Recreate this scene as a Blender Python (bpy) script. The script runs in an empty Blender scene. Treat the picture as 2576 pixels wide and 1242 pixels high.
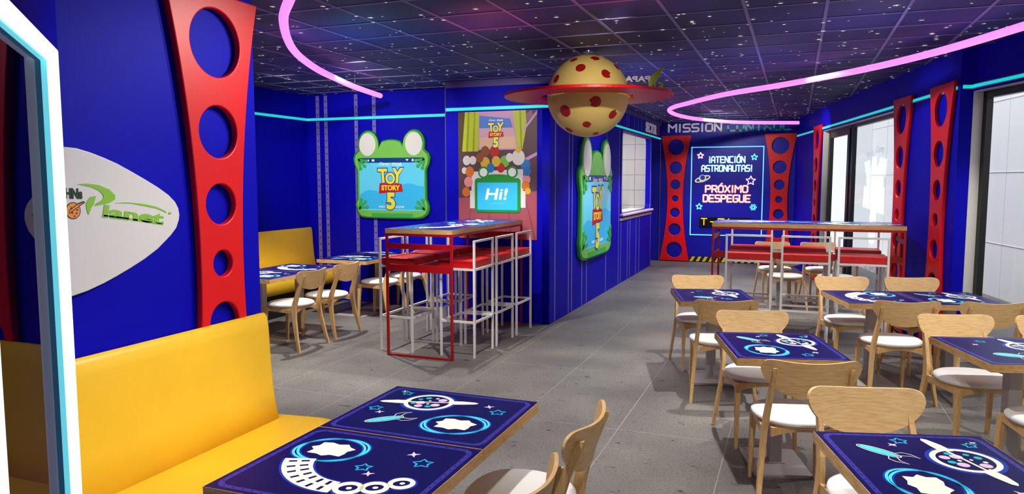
import bpy, bmesh, math, random
from mathutils import Matrix, Vector
random.seed(7)
S = bpy.context.scene
C = S.collection
PI = math.pi

# ------------------------------------------------------------------ camera
cam_d = bpy.data.cameras.new('camera'); cam = bpy.data.objects.new('camera', cam_d); C.objects.link(cam)
cam_d.sensor_fit = 'HORIZONTAL'; cam_d.sensor_width = 36.0; cam_d.lens = 36.0 * 1855 / 2576
cam_d.clip_start = 0.02; cam_d.clip_end = 200
cam.matrix_world = Matrix(((0.9335, -0.0326, 0.3571, 0.0), (0.3586, 0.0848, -0.9296, 0.0), (0.0, 0.9959, 0.0909, 1.65), (0, 0, 0, 1)))
S.camera = cam
# ------------------------------------------------------------------ world, exposure
w = bpy.data.worlds.new('daylight'); S.world = w; w.use_nodes = True
bg = w.node_tree.nodes['Background']; bg.inputs[0].default_value = (0.93, 0.96, 1.0, 1); bg.inputs[1].default_value = 1.1
S.view_settings.view_transform = 'Standard'; S.view_settings.look = 'None'
S.view_settings.exposure = 0.0; S.view_settings.gamma = 1.0; S.view_settings.use_curve_mapping = False
try:
    S.cycles.use_denoising = True
    S.cycles.max_bounces = 8; S.cycles.sample_clamp_indirect = 6.0
except Exception: pass

# ------------------------------------------------------------------ lamps
def spot(x, y, power, z=2.74, size=96, blend=0.45, col=(1.0, 0.95, 0.88), tgt=None, rad=0.025):
    d = bpy.data.lights.new('downlight_and_fill', 'SPOT'); d.energy = power; d.spot_size = math.radians(size); d.spot_blend = blend
    d.color = col; d.shadow_soft_size = rad
    o = bpy.data.objects.new('downlight_and_fill', d); C.objects.link(o); o.location = (x, y, z)
    if tgt is not None:
        v = Vector(tgt) - Vector((x, y, z)); o.rotation_euler = v.to_track_quat('-Z', 'Y').to_euler()
    return o
P1 = 165
for x, y, p in [(-0.33, 4.0, 270), (-0.33, 6.22, 270), (-0.33, 8.44, 240), (-0.2, 11.2, 240), (1.0, 2.66, 120), (1.5, 4.9, 190), (1.3, 6.9, 120), (.7, 9.6, 120)]:
    spot(x, y, p, size=78, blend=.75)
for x, y, p, sz in [(-1.15, 2.1, 145, 84), (-2.25, 5.1, 210, 80), (-3.75, 4.9, 250, 96), (-4.5, 6.6, 330, 100), (-3.0, 6.9, 160, 90), (-1.5, 9.0, 130, 100), (-1.5, 11.4, 170, 100), (-1.5, 13.6, 150, 110)]:
    spot(x, y, p, size=sz)
for a, b, p, sz in [((.35, .35), (.55, 4.2, .55), 150, 66), ((0, 5.3), (.1, 8.1, 1.0), 110, 46), ((-2.0, 3.9), (-3.2, 6.3, .9), 90, 60), ((.9, 3.3), (1.0, 6.2, .6), 60, 60), ((-.75, 3.4), (-2.47, 2.35, 1.45), 95, 62), ((-1.2, 3.6), (-2.45, 2.75, 1.5), 70, 70), ((-3.9, 6.0), (-5.0, 8.54, 1.7), 150, 70), ((-5.3, 6.3), (-5.6, 8.54, 1.6), 80, 80), ((-3.3, 6.1), (-3.25, 7.9, 1.9), 80, 62),
                    ((-1.3, 12.6), (-1.3, 15.1, 1.5), 110, 80), ((-.25, 7.9), (1.3, 8.3, 1.7), 60, 80), ((-1.45, 9.8), (-2.58, 9.9, 1.5), 45, 80), ((-1.6, 6.9), (-2.6, 8.0, 1.2), 40, 70), ((-1.0, 4.7), (-1.78, 6.5, 2.42), 70, 40), ((-.2, 12.2), (.5, 13.0, 2.2), 40, 70), ((-.4, 2.6), (-2.0, 2.3, .7), 60, 60)]:
    spot(a[0], a[1], p, size=sz, blend=.8, tgt=b)  # added aimed fill spots without fixtures, brightening walls, chairs, bench and planet
def glow(x, y, z, col, power, size=120, rad=0.08):   # added upward spots without fixtures, washing the ceiling with colour
    return spot(x, y, power, z=z, size=size, blend=1.0, col=col, tgt=(x, y, z + 1), rad=rad)
glow(-2.15, 5.1, 2.3, (1.0, 0.06, 0.22), 14)
glow(-1.05, 4.6, 2.3, (1.0, 0.08, 0.25), 10)
glow(-3.3, 5.2, 2.15, (0.12, 0.45, 1.0), 16, 130)
glow(-0.3, 7.5, 2.0, (0.5, 0.4, 1.0), 14, 140)
glow(0.6, 6.0, 2.0, (0.6, 0.5, 1.0), 16, 140)
glow(-1.6, 8.0, 2.1, (0.2, 0.22, 1.0), 14, 140)
glow(-4.4, 6.6, 2.1, (0.1, 0.12, 1.0), 6, 140)
glow(-1.2, 11.5, 2.0, (0.5, 0.2, .9), 10, 145)

sd = bpy.data.lights.new('sun', 'SUN'); sd.energy = 3.0; sd.angle = .6; so = bpy.data.objects.new('sun', sd); C.objects.link(so)
so.rotation_euler = (Vector((.42, .25, -1.0))).to_track_quat('-Z', 'Y').to_euler()

# ------------------------------------------------------------------ materials
def lin(c):
    return tuple(((v / 255) / 12.92 if v / 255 <= 0.04045 else ((v / 255 + 0.055) / 1.055) ** 2.4) for v in c)
MATS = {}
def mat(name, rgb, rough=0.5, metal=0.0, emit=0.0, ecol=None, spec=0.5, coat=0.0, noise=0.0, nscale=30.0, bump=0.0):
    m = bpy.data.materials.new(name); m.use_nodes = True; nt = m.node_tree; b = nt.nodes['Principled BSDF']
    c = lin(rgb)
    b.inputs['Base Color'].default_value = (*c, 1); b.inputs['Roughness'].default_value = rough; b.inputs['Metallic'].default_value = metal
    b.inputs['Specular IOR Level'].default_value = spec; b.inputs['Coat Weight'].default_value = coat
    if emit > 0:
        b.inputs['Emission Color'].default_value = (*lin(ecol or rgb), 1); b.inputs['Emission Strength'].default_value = emit
    if noise > 0 or bump > 0:
        tc = nt.nodes.new('ShaderNodeTexCoord'); n = nt.nodes.new('ShaderNodeTexNoise'); n.inputs['Scale'].default_value = nscale; n.inputs['Detail'].default_value = 4
        nt.links.new(tc.outputs['Object'], n.inputs['Vector'])
        if noise > 0:
            r = nt.nodes.new('ShaderNodeValToRGB'); r.color_ramp.elements[0].position = 0.3; r.color_ramp.elements[1].position = 0.7
            r.color_ramp.elements[0].color = (*[v * (1 - noise) for v in c], 1); r.color_ramp.elements[1].color = (*[min(1, v * (1 + noise)) for v in c], 1)
            nt.links.new(n.outputs['Fac'], r.inputs['Fac']); nt.links.new(r.outputs['Color'], b.inputs['Base Color'])
        if bump > 0:
            bp = nt.nodes.new('ShaderNodeBump'); bp.inputs['Strength'].default_value = bump; bp.inputs['Distance'].default_value = 0.002
            nt.links.new(n.outputs['Fac'], bp.inputs['Height']); nt.links.new(bp.outputs['Normal'], b.inputs['Normal'])
    MATS[name] = m
    return m
blue = mat('blue_wall', (5, 3, 186), 0.55, noise=0.04, nscale=2.0, spec=0.12)
blue2 = mat('blue_panel', (12, 10, 165), 0.45, spec=0.35)
lilac = mat('lilac_band', (122, 112, 196), 0.5)
rivet = mat('rivet_blue', (30, 30, 90), 0.35)
red = mat('red_panel', (228, 2, 12), 0.4, noise=0.04, nscale=3)
redm = mat('red_metal', (176, 4, 12), 0.4)
redseat = mat('red_seat', (205, 10, 16), 0.45, noise=0.06, nscale=20, bump=0.05)
yellow = mat('yellow_leather', (240, 192, 40), 0.42, noise=0.05, nscale=3, bump=0.08)
blackm = mat('black_plinth', (14, 13, 14), 0.6)
white = mat('white_metal', (236, 234, 230), 0.4)
pad = mat('white_upholstery', (238, 238, 238), 0.55, bump=0.05, nscale=60)
steel = mat('grey_metal', (176, 172, 172), 0.45, metal=0.0)
chrome = mat('brushed_metal', (190, 190, 195), 0.25, metal=1.0)
cyanled = mat('cyan_led', (0, 205, 200), 0.5, emit=0.75, ecol=(20, 225, 215))
cyanedge = mat('strip_edge', (130, 140, 220), 0.5)
pinkled = mat('pink_led', (255, 150, 240), 0.5, emit=1.0, ecol=(255, 150, 245))
neonw = mat('white_neon', (235, 255, 255), 0.5, emit=1.05, ecol=(243, 255, 255))
neonc = mat('cyan_neon', (120, 240, 250), 0.5, emit=0.8, ecol=(110, 215, 235))
def smoked_mat():
    m = bpy.data.materials.new('smoked_mirror'); m.use_nodes = True; nt = m.node_tree; nt.nodes.clear(); N = nt.nodes.new; L = nt.links.new
    o = N('ShaderNodeOutputMaterial'); d = N('ShaderNodeBsdfDiffuse'); d.inputs[0].default_value = (.004, .002, .02, 1); g = N('ShaderNodeBsdfGlossy'); g.inputs['Roughness'].default_value = 0.01
    g.inputs[0].default_value = (.75, .7, 1, 1); mx = N('ShaderNodeMixShader'); mx.inputs[0].default_value = .10; L(d.outputs[0], mx.inputs[1]); L(g.outputs[0], mx.inputs[2]); L(mx.outputs[0], o.inputs[0])
    return m
smoked = smoked_mat()
signw = mat('white_sign', (232, 232, 232), 0.4)
lime = mat('lime_green', (140, 205, 60), 0.5)
lime3 = mat('lime_3d', (190, 205, 30), 0.4)
dgreen = mat('dark_green_letter', (18, 60, 30), 0.5)
cheese = mat('cheese_yellow', (244, 212, 118), 0.5, noise=0.03, nscale=4)
redspot = mat('dark_red_spot', (178, 4, 4), 0.5)
redring = mat('red_ring', (228, 8, 20), 0.4)
cream = mat('cream_print', (255, 253, 232), 0.5, emit=0.12)  # print brightened by a slight added glow
cyan = mat('cyan_print', (80, 225, 245), 0.5, emit=0.12)  # same added glow as the cream print
pinkp = mat('pink_print', (246, 214, 244), 0.5)
tealp = mat('teal_print', (30, 205, 200), 0.5)
halo = mat('blue_halo_print', (8, 60, 190), 0.45)
navy = mat('navy_print', (14, 11, 88), 0.42, spec=0.2)
rim = mat('violet_rim_print', (56, 52, 156), 0.4)
rivp = mat('rivet_print', (20, 16, 80), 0.4)
blackf = mat('black_aluminium', (16, 18, 18), 0.35)
jamb = mat('white_jamb', (222, 222, 214), 0.5)
outw = mat('white_cladding', (246, 246, 244), 0.7, noise=0.02, nscale=1.5)
jointm = mat('cladding_joint', (222, 222, 222), 0.7)
def vinyl_mat():
    m = bpy.data.materials.new('white_vinyl'); m.use_nodes = True; nt = m.node_tree; nt.nodes.clear(); N = nt.nodes.new; L = nt.links.new
    o = N('ShaderNodeOutputMaterial'); d = N('ShaderNodeBsdfDiffuse'); d.inputs[0].default_value = (.9, .9, .9, 1); t = N('ShaderNodeBsdfTranslucent'); t.inputs[0].default_value = (.95, .95, .95, 1)
    a = N('ShaderNodeAddShader'); L(d.outputs[0], a.inputs[0]); L(t.outputs[0], a.inputs[1]); L(a.outputs[0], o.inputs[0])
    return m
decal = vinyl_mat()
counter = mat('white_counter', (240, 238, 238), 0.3)
green1 = mat('green_case', (130, 214, 88), 0.4, noise=0.03, nscale=4)
green2 = mat('green_case_edge', (30, 150, 60), 0.45)
green3 = mat('green_lobe', (70, 190, 90), 0.4)
disc = mat('pale_disc', (246, 246, 240), 0.4)
screen = mat('sky_blue_screen', (60, 190, 245), 0.3, emit=0.18)
screen2 = mat('light_blue_screen', (100, 215, 248), 0.3, emit=0.18)
bar = mat('screen_bar', (10, 70, 150), 0.3)
tyel = mat('yellow_letter', (252, 238, 60), 0.5, emit=0.08)  # printed letters lifted by a faint added glow
tblue = mat('blue_outline', (30, 90, 190), 0.5)
tred = mat('red_title_plate', (214, 14, 30), 0.5)
twhite = mat('white_letter', (255, 255, 255), 0.5, emit=0.1)  # faint added glow in the white lettering too
letw = mat('silver_letter', (224, 212, 212), 0.4, emit=0.15)  # unlit letters, emission added so they read brighter
letc = mat('cyan_letter', (0, 150, 165), 0.4, emit=0.1)  # unlit teal letters with a little added emission
nblue = mat('neon_text_white', (235, 255, 255), 0.5, emit=1.0)
nhalo = mat('neon_text_cyan', (0, 190, 235), 0.5, emit=0.75)
nsal = mat('neon_text_salmon', (255, 205, 195), 0.5, emit=0.85)
nsalh = mat('neon_text_coral', (240, 90, 80), 0.5, emit=0.6)
led = mat('amber_led', (255, 190, 10), 0.5, emit=1.0)
ledbox = mat('black_display', (12, 11, 14), 0.25)
hazy = mat('hazard_yellow', (228, 196, 20), 0.5)
hazb = mat('hazard_black', (14, 12, 12), 0.5)
magenta = mat('magenta_plate', (150, 10, 120), 0.5)
soffit = mat('violet_trim', (92, 84, 150), 0.3)

def wood(name, scale, c1, c2, c3):
    m = bpy.data.materials.new(name); m.use_nodes = True; nt = m.node_tree; b = nt.nodes['Principled BSDF']; b.inputs['Roughness'].default_value = 0.42
    tc = nt.nodes.new('ShaderNodeTexCoord'); mp = nt.nodes.new('ShaderNodeMapping'); mp.inputs['Scale'].default_value = scale
    n = nt.nodes.new('ShaderNodeTexNoise'); n.inputs['Scale'].default_value = 5; n.inputs['Detail'].default_value = 7; n.inputs['Distortion'].default_value = 0.5
    r = nt.nodes.new('ShaderNodeValToRGB'); e = r.color_ramp.elements
    e[0].position = 0.3; e[0].color = (*lin(c1), 1); e[1].position = 0.68; e[1].color = (*lin(c3), 1); k = e.new(0.5); k.color = (*lin(c2), 1)
    nt.links.new(tc.outputs['Object'], mp.inputs['Vector']); nt.links.new(mp.outputs['Vector'], n.inputs['Vector'])
    nt.links.new(n.outputs['Fac'], r.inputs['Fac']); nt.links.new(r.outputs['Color'], b.inputs['Base Color'])
    bp = nt.nodes.new('ShaderNodeBump'); bp.inputs['Strength'].default_value = 0.15; bp.inputs['Distance'].default_value = 0.001
    nt.links.new(n.outputs['Fac'], bp.inputs['Height']); nt.links.new(bp.outputs['Normal'], b.inputs['Normal'])
    return m
oak = wood('oak', (2.2, 10, 34), (212, 168, 108), (230, 190, 132), (238, 202, 146))
oakleg = wood('oak_leg', (30, 30, 2.2), (202, 156, 96), (220, 178, 118), (228, 190, 130))
oaktop = wood('oak_edge', (3, 3, 22), (200, 152, 88), (224, 180, 114), (236, 196, 130))

def ceiling_mat():
    m = bpy.data.materials.new('ceiling_tile'); m.use_nodes = True; nt = m.node_tree; b = nt.nodes['Principled BSDF']; b.inputs['Roughness'].default_value = 0.6
    tc = nt.nodes.new('ShaderNodeTexCoord'); n = nt.nodes.new('ShaderNodeTexNoise'); n.inputs['Scale'].default_value = 1.1; n.inputs['Detail'].default_value = 2
    r = nt.nodes.new('ShaderNodeValToRGB'); r.color_ramp.elements[0].color = (*lin((30, 28, 92)), 1); r.color_ramp.elements[1].color = (*lin((54, 46, 122)), 1)
    r.color_ramp.elements[0].position = 0.35; r.color_ramp.elements[1].position = 0.65
    nt.links.new(tc.outputs['Object'], n.inputs['Vector']); nt.links.new(n.outputs['Fac'], r.inputs['Fac']); nt.links.new(r.outputs['Color'], b.inputs['Base Color'])
    return m
ceilm = ceiling_mat()
tbar = mat('ceiling_grid', (128, 118, 168), 0.5)
starm = mat('star_print_glow', (240, 228, 205), 0.5, emit=0.75)  # printed stars given an added glow to show on the dim ceiling

def floor_mat():
    m = bpy.data.materials.new('stone_floor_tile'); m.use_nodes = True; nt = m.node_tree; b = nt.nodes['Principled BSDF']
    N = nt.nodes.new; L = nt.links.new
    tc = N('ShaderNodeTexCoord')
    n1 = N('ShaderNodeTexNoise'); n1.inputs['Scale'].default_value = 1.3; n1.inputs['Detail'].default_value = 6
    L(tc.outputs['Object'], n1.inputs['Vector'])
    r1 = N('ShaderNodeValToRGB'); r1.color_ramp.elements[0].color = (*lin((100, 98, 96)), 1); r1.color_ramp.elements[1].color = (*lin((124, 121, 117)), 1)
    r1.color_ramp.elements[0].position = 0.35; r1.color_ramp.elements[1].position = 0.65
    L(n1.outputs['Fac'], r1.inputs['Fac'])
    # fine grain
    n2 = N('ShaderNodeTexNoise'); n2.inputs['Scale'].default_value = 60; n2.inputs['Detail'].default_value = 5
    L(tc.outputs['Object'], n2.inputs['Vector'])
    r2 = N('ShaderNodeValToRGB'); r2.color_ramp.elements[0].position = 0.33; r2.color_ramp.elements[0].color = (0.62, 0.62, 0.62, 1)
    r2.color_ramp.elements[1].position = 0.5; r2.color_ramp.elements[1].color = (1, 1, 1, 1)
    L(n2.outputs['Fac'], r2.inputs['Fac'])
    # travertine pits, stretched along x
    mp = N('ShaderNodeMapping'); mp.inputs['Scale'].default_value = (11, 24, 1); L(tc.outputs['Object'], mp.inputs['Vector'])
    n3 = N('ShaderNodeTexNoise'); n3.inputs['Scale'].default_value = 1.0; n3.inputs['Detail'].default_value = 5; n3.inputs['Distortion'].default_value = 0.8; L(mp.outputs['Vector'], n3.inputs['Vector'])
    r3 = N('ShaderNodeValToRGB'); r3.color_ramp.elements[0].position = 0.30; r3.color_ramp.elements[0].color = (0.25, 0.24, 0.23, 1)
    r3.color_ramp.elements[1].position = 0.35; r3.color_ramp.elements[1].color = (1, 1, 1, 1)
    L(n3.outputs['Fac'], r3.inputs['Fac'])
    m1 = N('ShaderNodeMix'); m1.data_type = 'RGBA'; m1.blend_type = 'MULTIPLY'; m1.inputs[0].default_value = 1
    L(r1.outputs['Color'], m1.inputs[6]); L(r2.outputs['Color'], m1.inputs[7])
    m2 = N('ShaderNodeMix'); m2.data_type = 'RGBA'; m2.blend_type = 'MULTIPLY'; m2.inputs[0].default_value = 1
    L(m1.outputs[2], m2.inputs[6]); L(r3.outputs['Color'], m2.inputs[7])
    # joints: x = -2.455 + .70 k, y = 4.70 + 1.42 k
    sep = N('ShaderNodeSeparateXYZ'); L(tc.outputs['Object'], sep.inputs[0])
    def line(out, off, per, wdt):
        a = N('ShaderNodeMath'); a.operation = 'ADD'; a.inputs[1].default_value = off; L(out, a.inputs[0])
        p = N('ShaderNodeMath'); p.operation = 'PINGPONG'; p.inputs[1].default_value = per / 2; L(a.outputs[0], p.inputs[0])
        g = N('ShaderNodeMath'); g.operation = 'LESS_THAN'; g.inputs[1].default_value = wdt; L(p.outputs[0], g.inputs[0])
        return g.outputs[0]
    gx = line(sep.outputs[0], 2.455 + 0.7 * 20, 0.70, 0.0026); gy = line(sep.outputs[1], -4.70 + 1.42 * 20, 1.42, 0.0026)
    mx = N('ShaderNodeMath'); mx.operation = 'MAXIMUM'; L(gx, mx.inputs[0]); L(gy, mx.inputs[1])
    m3 = N('ShaderNodeMix'); m3.data_type = 'RGBA'; L(mx.outputs[0], m3.inputs[0]); L(m2.outputs[2], m3.inputs[6]); m3.inputs[7].default_value = (*lin((150, 147, 143)), 1)
    L(m3.outputs[2], b.inputs['Base Color'])
    b.inputs['Roughness'].default_value = 0.5; b.inputs['Specular IOR Level'].default_value = 0.35
    bp = N('ShaderNodeBump'); bp.inputs['Strength'].default_value = 0.25; bp.inputs['Distance'].default_value = 0.002
    L(r3.outputs['Color'], bp.inputs['Height']); L(bp.outputs['Normal'], b.inputs['Normal'])
    return m
floorm = floor_mat()

def grid_mat(name, base, line, per, wdt, axes=(0, 2)):
    m = bpy.data.materials.new(name); m.use_nodes = True; nt = m.node_tree; b = nt.nodes['Principled BSDF']; N = nt.nodes.new; L = nt.links.new
    tc = N('ShaderNodeTexCoord'); sep = N('ShaderNodeSeparateXYZ'); L(tc.outputs['Object'], sep.inputs[0]); outs = []
    for a in axes:
        ad = N('ShaderNodeMath'); ad.operation = 'ADD'; ad.inputs[1].default_value = 30 * per; L(sep.outputs[a], ad.inputs[0])
        p = N('ShaderNodeMath'); p.operation = 'PINGPONG'; p.inputs[1].default_value = per / 2; L(ad.outputs[0], p.inputs[0])
        g = N('ShaderNodeMath'); g.operation = 'LESS_THAN'; g.inputs[1].default_value = wdt; L(p.outputs[0], g.inputs[0]); outs.append(g.outputs[0])
    mx = N('ShaderNodeMath'); mx.operation = 'MAXIMUM'; L(outs[0], mx.inputs[0]); L(outs[1], mx.inputs[1])
    mi = N('ShaderNodeMix'); mi.data_type = 'RGBA'; L(mx.outputs[0], mi.inputs[0]); mi.inputs[6].default_value = (*lin(base), 1); mi.inputs[7].default_value = (*lin(line), 1)
    L(mi.outputs[2], b.inputs['Base Color']); b.inputs['Roughness'].default_value = 0.35
    return m
tilem = grid_mat('kitchen_tile', (206, 202, 198), (120, 118, 118), 0.29, 0.004)

def glass_mat(name, refl=0.05, tint=(1, 1, 1)):
    m = bpy.data.materials.new(name); m.use_nodes = True; nt = m.node_tree; nt.nodes.clear(); N = nt.nodes.new; L = nt.links.new
    o = N('ShaderNodeOutputMaterial'); t = N('ShaderNodeBsdfTransparent'); t.inputs[0].default_value = (*tint, 1); g = N('ShaderNodeBsdfGlossy'); g.inputs['Roughness'].default_value = 0.02
    mx = N('ShaderNodeMixShader'); mx.inputs[0].default_value = refl
    L(t.outputs[0], mx.inputs[1]); L(g.outputs[0], mx.inputs[2]); L(mx.outputs[0], o.inputs[0])
    return m
glass = glass_mat('clear_glass', tint=(0.97, 0.98, 0.98))

# ------------------------------------------------------------------ mesh helpers
class MB:
    def __init__(s): s.v = []; s.f = []; s.m = []; s.s = []
    def add(s, vs, fs, m=0, smooth=False):
        o = len(s.v); s.v += [tuple(v) for v in vs]
        for f in fs: s.f.append([i + o for i in f]); s.m.append(m); s.s.append(smooth)
        return s
    def box(s, x0, x1, y0, y1, z0, z1, m=0):
        return s.add([(x0, y0, z0), (x1, y0, z0), (x1, y1, z0), (x0, y1, z0), (x0, y0, z1), (x1, y0, z1), (x1, y1, z1), (x0, y1, z1)],
                     [(0, 3, 2, 1), (4, 5, 6, 7), (0, 1, 5, 4), (1, 2, 6, 5), (2, 3, 7, 6), (3, 0, 4, 7)], m)
    def prism(s, poly, z0, z1, m=0):
        n = len(poly)
        return s.add([(x, y, z0) for x, y in poly] + [(x, y, z1) for x, y in poly],
                     [tuple(range(n))[::-1], tuple(range(n, 2 * n))] + [(i, (i + 1) % n, n + (i + 1) % n, n + i) for i in range(n)], m)
    def loft(s, rings, m=0, smooth=True, cap=True):
        n = len(rings[0]); vs = [v for r in rings for v in r]; fs = []
        for k in range(len(rings) - 1):
            for i in range(n): fs.append((k * n + i, k * n + (i + 1) % n, (k + 1) * n + (i + 1) % n, (k + 1) * n + i))
        s.add(vs, fs, m, smooth)
        if cap:
            s.add(rings[0], [tuple(range(n))[::-1]], m); s.add(rings[-1], [tuple(range(n))], m)
        return s
    def bar(s, path, sizes, m=0):       # near-vertical bar of rectangular section
        return s.loft([[(x - a, y - b, z), (x + a, y - b, z), (x + a, y + b, z), (x - a, y + b, z)] for (x, y, z), (a, b) in zip(path, sizes)], m, False)
    def tube(s, path, r, m=0, n=10, closed=False, sq=None):
        P = [Vector(p) for p in path]; rings = []
        for i, p in enumerate(P):
            t = (P[(i + 1) % len(P)] - P[i - 1]) if closed else (P[min(i + 1, len(P) - 1)] - P[max(i - 1, 0)])
            t.normalize(); up = Vector((0, 0, 1)) if abs(t.z) < 0.95 else Vector((1, 0, 0))
            a = t.cross(up).normalized(); b = a.cross(t)
            rings.append([tuple(p + a * math.cos(2 * PI * k / n) * r + b * math.sin(2 * PI * k / n) * (sq or r)) for k in range(n)])
        if closed: rings.append(rings[0])
        return s.loft(rings, m, True, not closed)
    def poly(s, pts, m=0):              # flat n-gon given as 3-D points
        return s.add(pts, [tuple(range(len(pts)))], m)
    def flat(s, pts, z, m=0): return s.poly([(x, y, z) for x, y in pts], m)
    def ringflat(s, outer, inner, z, m=0):
        n = len(outer)
        return s.add([(x, y, z) for x, y in outer] + [(x, y, z) for x, y in inner], [(i, (i + 1) % n, n + (i + 1) % n, n + i) for i in range(n)], m)
    def lathe(s, prof, m=0, n=32, c=(0, 0), smooth=True):
        return s.loft([[(c[0] + r * math.cos(2 * PI * k / n), c[1] + r * math.sin(2 * PI * k / n), z) for k in range(n)] for r, z in prof], m, smooth)
    def mesh(s, name, mats):
        me = bpy.data.meshes.new(name); me.from_pydata(s.v, [], s.f)
        for m in (mats if isinstance(mats, (list, tuple)) else [mats]): me.materials.append(m)
        me.polygons.foreach_set('material_index', s.m); me.polygons.foreach_set('use_smooth', s.s); me.update()
        return me
def link(name, me, parent=None, M=None):
    o = bpy.data.objects.new(name, me); C.objects.link(o)
    if parent is not None: o.parent = parent
    if M is not None: o.matrix_local = M
    return o
def part(name, mb, mats, parent=None, bevel=0, M=None):
    o = link(name, mb.mesh(name, mats) if isinstance(mb, MB) else mb, parent, M)
    if bevel:
        md = o.modifiers.new('b', 'BEVEL'); md.width = bevel; md.segments = 2; md.limit_method = 'ANGLE'; md.angle_limit = math.radians(40)
    return o
def thing(name, label, cat, loc=(0, 0, 0), rz=0.0, group=None, M=None):
    o = bpy.data.objects.new(name, None); C.objects.link(o); o.empty_display_size = 0.1
    if M is not None: o.matrix_world = M
    else: o.location = loc; o.rotation_euler = (0, 0, rz)
    o['label'] = label; o['category'] = cat
    if group: o['group'] = group
    return o
def tag(o, label, cat, group=None):
    o['label'] = label; o['category'] = cat
    if group: o['group'] = group
    return o
def struct(name, mb, mats, parent=None, M=None, label=None):
    o = part(name, mb, mats, parent, M=M)
    if parent is None: o['kind'] = 'structure'
    if label: o['label'] = label
    return o
def dup(root, loc, rz, label, group=None):
    r = root.copy(); C.objects.link(r); r.location = loc; r.rotation_euler = (0, 0, rz); r['label'] = label
    if group: r['group'] = group
    for ch in list(root.children):
        c = ch.copy(); C.objects.link(c); c.parent = r
        for g in ch.children:
            d = g.copy(); C.objects.link(d); d.parent = c
    return r
def frameM(o, right, normal, up=(0, 0, 1)):
    r = Vector(right).normalized(); n = Vector(normal).normalized(); u = Vector(up)
    return Matrix(((r.x, u.x, n.x, o[0]), (r.y, u.y, n.y, o[1]), (r.z, u.z, n.z, o[2]), (0, 0, 0, 1)))
def circ(cx, cy, r, n=32, r2=None, rot=0.0):
    r2 = r2 or r; ca, sa = math.cos(rot), math.sin(rot)
    return [(cx + r * math.cos(2 * PI * k / n) * ca - r2 * math.sin(2 * PI * k / n) * sa, cy + r * math.cos(2 * PI * k / n) * sa + r2 * math.sin(2 * PI * k / n) * ca) for k in range(n)]
def rrect(x0, x1, y0, y1, r, n=6):
    out = []
    for cx, cy, a in ((x1 - r, y0 + r, -PI / 2), (x1 - r, y1 - r, 0), (x0 + r, y1 - r, PI / 2), (x0 + r, y0 + r, PI)):
        for k in range(n + 1): t = a + PI / 2 * k / n; out.append((cx + r * math.cos(t), cy + r * math.sin(t)))
    return out
def curve_mesh(loops, depth, bevel=0.0, mats=(), z0=0.0, res=2):   # filled outline with holes, z0 .. z0+depth
    cu = bpy.data.curves.new('c', 'CURVE'); cu.dimensions = '2D'; cu.fill_mode = 'BOTH'
    cu.extrude = max(depth / 2 - bevel, 0.0); cu.bevel_depth = bevel; cu.bevel_resolution = res; cu.offset = -bevel
    for lp in loops:
        sp = cu.splines.new('POLY'); sp.points.add(len(lp) - 1); sp.use_cyclic_u = True
        for p, (x, y) in zip(sp.points, lp): p.co = (x, y, 0, 1)
    o = bpy.data.objects.new('c', cu); C.objects.link(o); bpy.context.view_layer.update()
    me = bpy.data.meshes.new_from_object(o.evaluated_get(bpy.context.evaluated_depsgraph_get()))
    bpy.data.objects.remove(o); bpy.data.curves.remove(cu)
    me.transform(Matrix.Translation((0, 0, z0 + depth / 2)))
    me.materials.clear()
    for m in mats: me.materials.append(m)
    for p in me.polygons: p.material_index = 0
    return me
def text_mesh(body, x0, x1, y0, y1, depth=0.002, bold=0.0, shear=0.0, z0=0.0, mats=(), mirror=False, slope=0.0):   # text fitted to a box
    cu = bpy.data.curves.new('t', 'FONT'); cu.body = body; cu.size = 1.0; cu.offset = bold; cu.extrude = 0.5 if depth > 0 else 0.0; cu.shear = shear; cu.resolution_u = 4
    o = bpy.data.objects.new('t', cu); C.objects.link(o); bpy.context.view_layer.update()
    me = bpy.data.meshes.new_from_object(o.evaluated_get(bpy.context.evaluated_depsgraph_get()))
    bpy.data.objects.remove(o); bpy.data.curves.remove(cu)
    xs = [v.co.x for v in me.vertices]; ys = [v.co.y for v in me.vertices]
    ax, bx, ay, by = min(xs), max(xs), min(ys), max(ys)
    for v in me.vertices:
        u = (v.co.x - ax) / (bx - ax)
        if mirror: u = 1 - u
        v.co.x = x0 + (x1 - x0) * u; v.co.y = y0 + (y1 - y0) * (v.co.y - ay) / (by - ay); v.co.y += slope * (v.co.x - x0); v.co.z = z0 + depth * (v.co.z + 0.5)
    me.materials.clear()
    for m in mats: me.materials.append(m)
    for p in me.polygons: p.material_index = 0
    return me
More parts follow.
